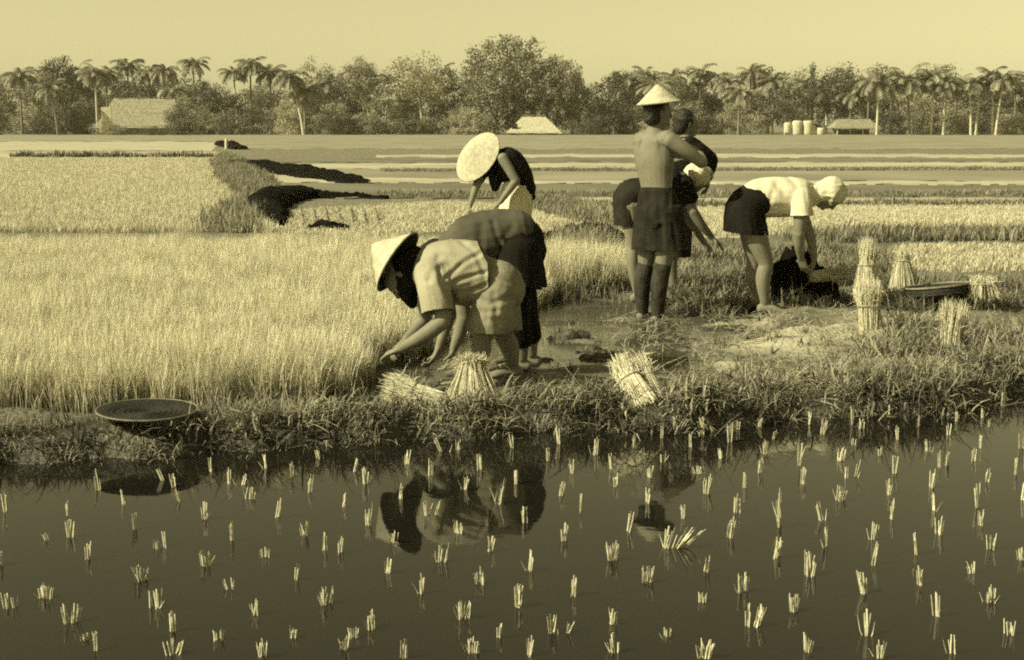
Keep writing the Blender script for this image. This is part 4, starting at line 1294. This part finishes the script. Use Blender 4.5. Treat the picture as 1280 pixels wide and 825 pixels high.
def person(label, body_mb, skin, group=None, voxel=.0065):
    o = remeshed(body_mb, 'person', skin, voxel)
    return tag(o, label, 'person', group)

def build_A():
    d = 7.55
    mb = MB()
    lat = (0.0, 1, -.12)
    pel, wai, che, nk = P(620, 352, d), P(596, 338, d), P(560, 334, d), P(528, 338, d)
    tube(mb, [pel, wai, che, nk], [(.145, .115), (.125, .095), (.155, .105), (.10, .07)], lat=lat)
    tube(mb, [nk, P(512, 342, d)], [.05, .046])
    head(mb, P(503, 346, d), (-.85, .1, .35), (-.35, -.05, -.9))
    sh, el, wr = P(546, 348, d - .17), P(554, 401, d - .24), P(501, 436, d - .18)
    tube(mb, [sh, P(551, 376, d - .21), el], [.056, .047, .041]); tube(mb, [el, P(532, 418, d - .22), wr], [.044, .042, .026])
    hand(mb, wr, P(480, 444, d - .14), (-.2, .2, -1), .7, 1)
    sh, el, wr = P(538, 350, d + .16), P(530, 402, d + .2), P(508, 424, d + .1)
    tube(mb, [sh, el], [.053, .041]); tube(mb, [el, wr], [.042, .026])
    hand(mb, wr, P(490, 440, d + .02), (.3, -.3, -1), .7, -1)
    for s, kn, an in ((-1, P(602, 424, d - .11), P(593, 462, d - .07)), (1, P(630, 420, d + .12), P(641, 455, d + .14))):
        hip = P(620, 364, d + s * .085)
        tube(mb, [hip, (hip + kn) / 2, kn], [.098, .082, .055]); tube(mb, [kn, kn * .6 + an * .4 + Vector((.012, 0, 0)), an], [.054, .054, .035])
        foot(mb, an, (-1, -.2, 0))
    me = person('woman in a light shirt and khaki shorts bent double over the seedlings, in the front', mb, M_skin)
    c = MB()
    tube(c, [P(640, 347, d), P(602, 343, d), P(565, 340, d), P(536, 341, d), P(521, 343, d)], [(.18, .16), (.18, .175), (.185, .175), (.165, .15), (.08, .085)], lat=lat, seg=20)
    tube(c, [P(540, 342, d - .12), P(543, 362, d - .19), P(549, 402, d - .235)], [.10, .088, .084], seg=16)
    tube(c, [P(536, 345, d + .12), P(533, 385, d + .18)], [.09, .08], seg=16)
    remeshed(c, 'shirt', M_cloth_light, .007, me, creases([([(550, 336), (555, 354), (567, 376)], 4.5, .034), ([(558, 348), (580, 328), (602, 316)], 3, .015), ([(560, 355), (586, 346), (608, 340)], 2.6, .014), ([(564, 366), (588, 364), (606, 356)], 2.6, .012), ([(536, 350), (548, 322)], 4, .010), ([(575, 300), (596, 318), (606, 345)], 3, .010)], folds(.006, (9, 4, 2.5), 4)),
             hems=[(P(547.5, 390, d - .225), P(549, 400, d - .23) - P(546, 376, d - .2), .15), (P(535, 380, d + .175), (0, .1, -1), .16), (P(606, 318, d), (1, 0, .55), .30), (P(611, 345, d), (1, 0, .05), .30), (P(607, 366, d), (1, 0, -.6), .30)])
    c = MB()
    tube(c, [P(604, 352, d), P(622, 356, d), P(632, 366, d)], [(.15, .125), (.165, .135), (.14, .12)], lat=lat, seg=20)
    for hem, s in ((P(605, 424, d - .1), -1), (P(630, 420, d + .11), 1)):
        tube(c, [P(622, 362, d + s * .07), hem * .5 + P(622, 362, d + s * .07) * .5, hem], [.115, .112, .108], seg=18)
    tube(c, [P(624, 360, d), P(618, 424, d)], [(.15, .10), (.14, .08)], lat=lat, seg=18)
    remeshed(c, 'shorts', M_cloth_khaki, .007, me, creases([([(596, 372), (612, 380), (640, 372)], 4, .012), ([(592, 392), (620, 388)], 4, .010), ([(618, 370), (622, 408)], 4, .012), ([(600, 398), (634, 402)], 4, .008)], folds(.009, (10, 9, 2.2), 9)), hems=[(P(610, 411, d), (-.08, 0, -1), .34)])
    c = MB()
    tube(c, [P(520, 316, d), P(507, 337, d), P(509, 362, d - .03), P(516, 382, d - .02)], [.05, .086, .058, .022], seg=16)
    remeshed(c, 'head_scarf', M_cloth_black, .0075, me, folds(.010, (8, 8, 8), 13))
    hat(me, P(497, 327, d), (-.80, .22, .50), .185, .17)
    return me
build_A()

def build_B():
    d = 8.15
    mb = MB(); lat = (0.05, 1, -.1)
    pel, wai, che, nk = P(645, 305, d), P(617, 297, d), P(583, 302, d), P(557, 312, d)
    tube(mb, [pel, wai, che, nk], [(.15, .125), (.125, .10), (.155, .11), (.09, .065)], lat=lat)
    tube(mb, [nk, P(545, 318, d)], [.05, .046])
    head(mb, P(538, 324, d), (-.8, 0, -.2), (-.2, 0, -1))
    sh, el, wr = P(573, 322, d - .16), P(580, 397, d - .2), P(567, 436, d - .2)
    tube(mb, [sh, el], [.054, .040]); tube(mb, [el, P(575, 415, d - .2), wr], [.042, .038, .025])
    hand(mb, wr, P(560, 456, d - .2), (-1, 0, .1), .6, 1)
    sh, el, wr = P(573, 322, d + .16), P(562, 395, d + .2), P(548, 436, d + .15)
    tube(mb, [sh, el], [.054, .040]); tube(mb, [el, wr], [.042, .025]); hand(mb, wr, P(540, 452, d + .1), (-1, -.2, .1), .6, -1)
    for s, kn, an in ((-1, P(645, 388, d - .10), P(652, 448, d - .10)), (1, P(654, 383, d + .12), P(664, 443, d + .14))):
        hip = P(648, 318, d + s * .085)
        tube(mb, [hip, (hip + kn) / 2, kn], [.10, .085, .056]); tube(mb, [kn, kn * .6 + an * .4 + Vector((.015, 0, 0)), an], [.055, .055, .036])
        foot(mb, an, (-1, 0, 0))
    me = person('worker in a grey shirt and black shorts bent over behind the light shirted woman', mb, M_skin)
    c = MB()
    tube(c, [P(648, 292, d), P(622, 297, d), P(588, 303, d), P(564, 311, d)], [(.16, .14), (.175, .165), (.18, .16), (.11, .10)], lat=lat, seg=20)
    tube(c, [P(575, 318, d - .13), P(577, 356, d - .19)], [.09, .085], seg=16)
    tube(c, [P(575, 318, d + .13), P(570, 356, d + .19)], [.09, .085], seg=16)
    remeshed(c, 'shirt', M_cloth_grey, .0075, me, creases([([(602, 284), (600, 312)], 5, .012), ([(616, 278), (626, 312)], 3, .014), ([(640, 284), (628, 300)], 4, .010)], folds(.011, (8, 4, 2.5), 24)), hems=[(P(577, 350, d - .19), (0, 0, -1), .16)])
    c = MB()
    tube(c, [P(626, 305, d), P(645, 304, d), P(655, 318, d)], [(.165, .14), (.175, .165), (.15, .14)], lat=lat, seg=20)
    for hem, s in ((P(646, 372, d - .1), -1), (P(655, 368, d + .11), 1)):
        tube(c, [P(648, 312, d + s * .07), hem], [.135, .145], seg=18)
    remeshed(c, 'shorts', M_cloth_black, .0075, me, folds(.009, (9, 9, 2), 29), hems=[(P(648, 352, d), (-.25, 0, -1), .33)])
    c = MB()
    for kn, an, s in ((P(645, 388, d - .10), P(651, 425, d - .10), -1), (P(654, 383, d + .12), P(662, 420, d + .14), 1)):
        tube(c, [P(648, 335, d + s * .085), kn, an], [.108, .085, .07], seg=16)
    remeshed(c, 'trousers', M_cloth_black, .0075, me, folds(.01, (6, 6, 12), 31))
    c = MB(); tube(c, [P(548, 315, d), P(537, 325, d)], [.09, .10], seg=16)
    remeshed(c, 'head_scarf', M_cloth_dark, .0085, me)
    return me
build_B()

def build_C():
    d = 13.3
    mb = MB(); lat = (0, 1, -.1)
    pel, wai, che, nk = P(648, 238, d), P(642, 220, d), P(631, 203, d), P(618, 194, d)
    tube(mb, [pel, wai, che, nk], [(.145, .12), (.12, .10), (.155, .11), (.08, .06)], lat=lat)
    tube(mb, [nk, P(608, 195, d)], [.05, .046])
    head(mb, P(602, 200, d), (-.45, -.1, .9), (-.9, 0, -.45))
    sh, el, wr = P(628, 197, d - .17), P(645, 226, d - .22), P(626, 252, d - .25)
    tube(mb, [sh, el], [.052, .042]); tube(mb, [el, wr], [.042, .025]); hand(mb, wr, P(616, 262, d - .25), (-.5, 0, -.8), .6, 1)
    sh, el, wr = P(610, 203, d + .05), P(597, 228, d - .05), P(588, 256, d - .1)
    tube(mb, [P(625, 200, d + .12), sh, el], [.06, .052, .042]); tube(mb, [el, wr], [.042, .025]); hand(mb, wr, P(585, 270, d - .1), (.8, 0, -.2), .6, -1)
    for s, kn, an in ((-1, P(640, 290, d - .1), P(644, 334, d - .08)), (1, P(648, 290, d + .1), P(652, 331, d + .1))):
        hip = P(646, 246, d + s * .085)
        tube(mb, [hip, kn], [.1, .056]); tube(mb, [kn, kn * .6 + an * .4 + Vector((.015, 0, 0)), an], [.055, .054, .036]); foot(mb, an, (-1, 0, 0))
    me = person('woman under a very wide straw hat stooping in the field behind the two bent workers', mb, M_skin)
    c = MB()
    tube(c, [P(658, 238, d), P(646, 218, d), P(633, 203, d), P(621, 197, d)], [(.14, .10), (.17, .14), (.185, .15), (.10, .09)], lat=lat, seg=20)
    tube(c, [P(618, 200, d + .08), P(602, 214, d + .02), P(598, 222, d)], [.10, .08, .07], seg=14)
    tube(c, [P(662, 232, d - .05), P(664, 246, d - .03)], [.06, .04], seg=12)
    tube(c, [P(626, 206, d - .02), P(620, 224, d - .02), P(619, 236, d)], [.09, .07, .035], seg=12)
    remeshed(c, 'blouse', M_cloth_black, .009, me, folds(.012, (7, 7, 8), 41))
    c = MB()
    tube(c, [P(648, 234, d), P(645, 252, d), P(642, 285, d), P(642, 308, d)], [(.17, .14), (.20, .155), (.20, .15), (.2, .15)], lat=lat, seg=22)
    remeshed(c, 'sarong', M_cloth_white, .009, me, folds(.022, (10, 10, 2.5), 44))
    hat(me, P(597, 196, d), (-.62, -.58, .50), .262, .15)
    return me
build_C()

def build_D():
    d = 10.6
    mb = MB()
    lat = (.75, -.66, 0)
    pel, wai, che, up = P(824, 265, d), P(821, 236, d), P(818, 200, d), P(817, 176, d)
    nk = P(818, 165, d)
    tube(mb, [pel, wai, che, up, nk], [(.15, .115), (.128, .092), (.165, .108), (.165, .085), (.075, .06)], lat=lat, n=6, seg=22)
    # shoulder blades and the line of the back muscles
    bk_ = Vector((-.66, -.75, 0)) * .070
    for s in (-1, 1):
        l3 = Vector(lat) * s
        tube(mb, [up + l3 * .075 + bk_ * .80, che + l3 * .085 + bk_ * .78], [.040, .034], n=2, seg=10)
        tube(mb, [che + l3 * .035 + bk_ * .92, wai + l3 * .035 + bk_ * .75, pel + l3 * .035 + bk_ * .8], [.036, .035, .03], n=3, seg=10)
    tube(mb, [nk, P(820, 152, d)], [.055, .052])
    head(mb, P(823, 141, d), (.05, 0, 1), (.93, .35, -.18), .98)
    for s, a, b in ((1, P(836, 173, d - .12), None), (-1, P(801, 176, d + .12), None)):
        tube(mb, [up + Vector(lat) * s * .10, a], [.075, .066], n=2)
    sh, el, wr = P(837, 175, d - .13), P(877, 203, d - .12), P(866, 186, d + .14)
    tube(mb, [sh, P(857, 188, d - .14), el], [.062, .056, .042]); tube(mb, [el, P(874, 196, d + .02), wr], [.046, .044, .027])
    hand(mb, wr, P(856, 180, d + .22), (0, 0, -1), .6, 1)
    sh, el, wr = P(801, 177, d + .14), P(808, 216, d + .22), P(835, 205, d + .36)
    tube(mb, [sh, el], [.056, .042]); tube(mb, [el, wr], [.044, .026]); hand(mb, wr, P(846, 200, d + .4), (0, 0, -1), .6, -1)
    for s, kn, an in ((-1, P(807, 334, d + .07), P(803, 388, d + .08)), (1, P(829, 335, d - .05), P(822, 392, d - .06))):
        hip = pel + Vector(lat) * s * .085 + Vector((0, 0, -.06))
        tube(mb, [hip, (hip + kn) / 2, kn], [.10, .084, .057])
        cal = kn * .65 + an * .35 + bk_ * .35
        tube(mb, [kn, cal, an], [.056, .060, .036]); foot(mb, an, (.6, .7, 0))
    me = person('bare backed man in a straw hat and dark shorts standing in the mud', mb, M_skin)
    c = MB()
    tube(c, [P(821, 243, d), P(823, 262, d), P(827, 280, d)], [(.147, .117), (.175, .145), (.178, .148)], lat=lat, seg=22)
    for s, hem in ((-1, P(811, 326, d + .05)), (1, P(840, 328, d - .05))):
        tube(c, [pel + Vector(lat) * s * .075, (hem + pel + Vector(lat) * s * .075) / 2, hem], [.122, .132, .140], seg=18)
    tube(c, [P(825, 285, d), P(827, 326, d)], [(.16, .135), (.17, .14)], lat=lat, seg=18)
    sh_ = remeshed(c, 'shorts', M_cloth_dark, .007, me, creases([([(812, 262), (808, 308)], 3, .010), ([(838, 270), (847, 310)], 3, .012), ([(826, 284), (827, 316)], 3.5, .034), ([(815, 258), (835, 272)], 3, .007)], folds(.009, (11, 9, 1.8), 53)), hems=[(P(826, 311.5, d), (.03, 0, -1), .36)])
    c = MB(); tube(c, [P(821, 240, d), P(821, 244, d)], [(.142, .108), (.148, .114)], lat=lat, n=2, seg=22)
    remeshed(c, 'waistband', M_cloth_dark, .007, sh_)
    c = MB()
    for s, kn, an in ((-1, P(807, 330, d + .07), P(803, 392, d + .08)), (1, P(829, 331, d - .05), P(822, 396, d - .06))):
        cal = kn * .65 + an * .35 + bk_ * .35
        tube(c, [kn, cal, an], [.062, .067, .046])
    remeshed(c, 'mud_coating', M_mudskin, .007, me, lambda co, no: .006 * fbm(co * 20, 3, 5))
    c = MB(); hc = P(821, 140, d)
    tube(c, [hc + Vector((-.035, -.02, -.055)), hc + Vector((-.02, -.012, .01)), hc + Vector((-.012, -.005, .05))], [.066, .088, .08], seg=16)
    remeshed(c, 'hair', M_hair, .007, me, lambda co, no: .004 * fbm(co * 50, 2, 5))
    hat(me, P(823.5, 128.5, d), (-.10, -.03, 1), .168, .135, flare=.8)
    return me
build_D()

def build_E():
    d = 11.9
    mb = MB(); lat = (.35, -.94, 0)
    pel, wai, che, up, nk = P(842, 258, d), P(845, 234, d), P(851, 200, d), P(854, 182, d), P(856, 171, d)
    tube(mb, [pel, wai, che, up, nk], [(.15, .115), (.12, .09), (.155, .105), (.15, .085), (.065, .055)], lat=lat, n=5, seg=18)
    tube(mb, [nk, P(857, 162, d)], [.05, .048])
    head(mb, P(858, 155, d), (.05, 0, 1), (.9, .35, -.25), .98)
    sh, el, wr = P(864, 184, d - .16), P(887, 202, d - .12), P(886, 222, d + .08)
    tube(mb, [sh, el], [.052, .040]); tube(mb, [el, wr], [.042, .025]); hand(mb, wr, P(884, 236, d + .1), (-1, 0, 0), .6, 1)
    sh, el, wr = P(848, 184, d + .17), P(862, 214, d + .25), P(878, 205, d + .36)
    tube(mb, [sh, el], [.052, .040]); tube(mb, [el, wr], [.042, .025]); hand(mb, wr, P(888, 200, d + .4), (0, 0, -1), .6, -1)
    for s, kn, an in ((-1, P(840, 312, d - .09), P(842, 360, d - .09)), (1, P(842, 312, d + .09), P(838, 358, d + .1))):
        hip = P(842, 266, d + s * .08)
        tube(mb, [hip, kn], [.1, .056]); tube(mb, [kn, kn * .6 + an * .4 + Vector((-.015, 0, 0)), an], [.055, .056, .036]); foot(mb, an, (1, .2, 0))
    me = person('dark haired worker in black standing behind the man in the straw hat', mb, M_skin)
    c = MB()
    tube(c, [P(843, 252, d), P(846, 232, d), P(852, 203, d), P(855, 184, d), P(856, 176, d)], [(.16, .13), (.15, .12), (.175, .13), (.17, .10), (.08, .07)], lat=lat, seg=20)
    tube(c, [P(862, 181, d - .14), P(876, 190, d - .15), P(888, 201, d - .12)], [.075, .072, .065], seg=14)
    tube(c, [P(888, 199, d - .12), P(887, 213, d)], [.064, .05], seg=14)
    tube(c, [P(850, 183, d + .15), P(861, 212, d + .24)], [.075, .065], seg=14)
    remeshed(c, 'blouse', M_cloth_black, .008, me, folds(.012, (8, 8, 8), 61))
    c = MB()
    tube(c, [P(842, 246, d), P(842, 270, d), P(841, 334, d)], [(.16, .13), (.175, .15), (.17, .15)], lat=lat, seg=20)
    remeshed(c, 'skirt', M_cloth_dark, .009, me, folds(.010, (9, 9, 3), 66), hems=[(P(841, 320, d), (0, 0, -1), .3)])
    c = MB(); hc = P(857, 152, d)
    tube(c, [hc + Vector((-.045, -.01, -.06)), hc + Vector((-.018, -.005, .01)), hc + Vector((-.006, 0, .045))], [.065, .094, .082], seg=16)
    remeshed(c, 'hair', M_hair, .007, me, lambda co, no: .006 * fbm(co * 40, 3, 8))
    return me
build_E()

def build_F():
    d = 11.15
    mb = MB(); lat = (0, 1, -.1)
    pel, wai, che, nk = P(788, 248, d), P(814, 238, d), P(844, 230, d), P(859, 224, d)
    tube(mb, [pel, wai, che, nk], [(.15, .125), (.12, .10), (.15, .105), (.08, .06)], lat=lat)
    tube(mb, [nk, P(864, 222, d)], [.048, .045])
    head(mb, P(872, 221, d), (.85, 0, .15), (.15, -.1, -1), .98)
    sh, el, wr = P(853, 233, d - .16), P(866, 264, d - .2), P(890, 297, d - .15)
    tube(mb, [sh, el], [.052, .040]); tube(mb, [el, P(877, 281, d - .18), wr], [.042, .037, .024]); hand(mb, wr, P(903, 309, d - .12), (-.3, .2, -1), .5, 1)
    sh, el, wr = P(850, 233, d + .16), P(858, 268, d + .2), P(880, 303, d + .15)
    tube(mb, [sh, el], [.052, .040]); tube(mb, [el, wr], [.042, .024]); hand(mb, wr, P(892, 315, d + .1), (-.3, -.2, -1), .5, -1)
    for s, kn, an in ((-1, P(792, 308, d - .1), P(797, 366, d - .1)), (1, P(799, 308, d + .1), P(806, 362, d + .1))):
        hip = P(789, 258, d + s * .08)
        tube(mb, [hip, kn], [.1, .054]); tube(mb, [kn, kn * .6 + an * .4 + Vector((-.015, 0, 0)), an], [.053, .053, .034]); foot(mb, an, (1, 0, 0))
    me = person('worker with a white head cloth bent over, mostly hidden behind the standing man', mb, M_skin)
    c = MB()
    tube(c, [P(806, 241, d), P(825, 236, d), P(848, 230, d), P(858, 225, d)], [(.15, .13), (.165, .14), (.17, .13), (.085, .075)], lat=lat, seg=18)
    tube(c, [P(853, 230, d - .13), P(861, 248, d - .18)], [.08, .074], seg=14)
    tube(c, [P(850, 230, d + .13), P(856, 250, d + .18)], [.08, .074], seg=14)
    remeshed(c, 'blouse', M_cloth_black, .008, me, folds(.012, (8, 8, 8), 71))
    c = MB()
    tube(c, [P(806, 240, d), P(789, 247, d), P(785, 264, d), P(786, 296, d)], [(.15, .12), (.17, .14), (.175, .115), (.17, .115)], lat=lat, seg=20)
    remeshed(c, 'shorts', M_cloth_dark, .008, me, folds(.008, (9, 9, 4), 76), hems=[(P(786, 281, d), (0, 0, -1), .3)])
    c = MB(); tube(c, [P(865, 217, d), P(873, 220, d), P(878, 222, d)], [.085, .105, .08], seg=16)
    tube(c, [P(862, 222, d), P(858, 232, d - .06)], [.05, .03], seg=12)
    remeshed(c, 'head_cloth', M_cloth_white, .008, me, folds(.010, (14, 14, 14), 79))
    return me
build_F()

def build_G():
    d = 10.7
    mb = MB(); lat = (0, 1, -.08)
    pel, wai, che, nk = P(936, 262, d), P(956, 250, d), P(990, 245, d), P(1015, 244, d)
    tube(mb, [pel, wai, che, nk], [(.15, .13), (.12, .10), (.15, .11), (.08, .06)], lat=lat)
    tube(mb, [nk, P(1026, 243, d)], [.048, .045])
    head(mb, P(1037, 243, d), (.85, -.05, .35), (.35, -.1, -.92), .98)
    sh, el, wr = P(1000, 253, d - .16), P(999, 292, d - .2), P(1001, 322, d - .12)
    tube(mb, [sh, P(1000, 275, d - .19), el], [.056, .050, .041]); tube(mb, [el, P(999, 306, d - .17), wr], [.044, .040, .026]); hand(mb, wr, P(1006, 338, d - .08), (.6, .6, 0), .6, 1)
    sh, el, wr = P(997, 253, d + .16), P(1013, 296, d + .2), P(1018, 322, d + .15)
    tube(mb, [sh, el], [.054, .041]); tube(mb, [el, wr], [.042, .026]); hand(mb, wr, P(1016, 336, d + .1), (-1, 0, 0), .6, -1)
    for s, kn, an in ((-1, P(958, 330, d - .10), P(956, 378, d - .10)), (1, P(943, 326, d + .10), P(947, 369, d + .14))):
        hip = P(937, 274, d + s * .085)
        tube(mb, [hip, (hip + kn) / 2, kn], [.10, .083, .056]); tube(mb, [kn, kn * .6 + an * .4 + Vector((-.02, 0, 0)), an], [.055, .058, .035]); foot(mb, an, (1, -.15, 0))
    me = person('woman in a white shirt, black skirt and white head cloth bending to the right', mb, M_skin)
    c = MB()
    tube(c, [P(944, 250, d), P(958, 247, d), P(985, 246, d), P(1004, 245, d), P(1017, 245, d)], [(.155, .15), (.165, .15), (.175, .15), (.155, .13), (.08, .075)], lat=lat, seg=20)
    tube(c, [P(1001, 247, d - .12), P(1002, 262, d - .18), P(1001, 282, d - .205)], [.085, .078, .076], seg=16)
    tube(c, [P(998, 247, d + .12), P(1006, 270, d + .18)], [.085, .075], seg=16)
    remeshed(c, 'shirt', M_cloth_white, .0075, me, creases([([(972, 232), (986, 246), (1000, 268)], 5, .022), ([(958, 262), (975, 258), (990, 262)], 4, .012), ([(966, 240), (960, 262)], 3, .010), ([(1012, 232), (1018, 256)], 3, .008)], folds(.010, (9, 4, 2.5), 84)), hems=[(P(1002, 270, d - .195), (0, -.1, -1), .17), (P(1006, 268, d + .18), (0, .1, -1), .17)])
    c = MB()
    tube(c, [P(952, 249, d), P(936, 257, d), P(931, 272, d), P(934, 308, d)], [(.17, .13), (.185, .155), (.20, .160), (.215, .178)], lat=lat, seg=22)
    remeshed(c, 'skirt', M_cloth_black, .0075, me, creases([([(922, 262), (920, 292)], 3, .008)], folds(.006, (11, 10, 2), 87)), hems=[(P(933, 291, d), (-.08, 0, -1), .3)])
    c = MB(); tube(c, [P(1028, 240, d), P(1040, 239, d), P(1047, 242, d)], [.085, .112, .085], seg=18)
    tube(c, [P(1027, 238, d), P(1019, 236, d - .03)], [.045, .03], seg=12)
    remeshed(c, 'head_cloth', M_cloth_white, .0075, me, folds(.012, (14, 14, 14), 89))
    return me
build_G()

# ------------------------------------------------------------------ haze
USE_HAZE = True
if USE_HAZE:
    mb = MB(); mb.box((0, 160, 10.5), (700, 480, 23.2))
    mv = bpy.data.materials.new('haze'); mv.use_nodes = True
    N, L = mv.node_tree.nodes, mv.node_tree.links
    N.remove(N['Principled BSDF'])
    pv = N.new('ShaderNodeVolumePrincipled')
    pv.inputs['Density'].default_value = 0.00024
    pv.inputs['Color'].default_value = (1, .93, .62, 1)
    pv.inputs['Anisotropy'].default_value = 0.2
    L.new(pv.outputs[0], N['Material Output'].inputs['Volume'])
    o = mb.build('haze', mv, smooth=False)
    tag(o, 'thin bright haze over the fields', kind='stuff')
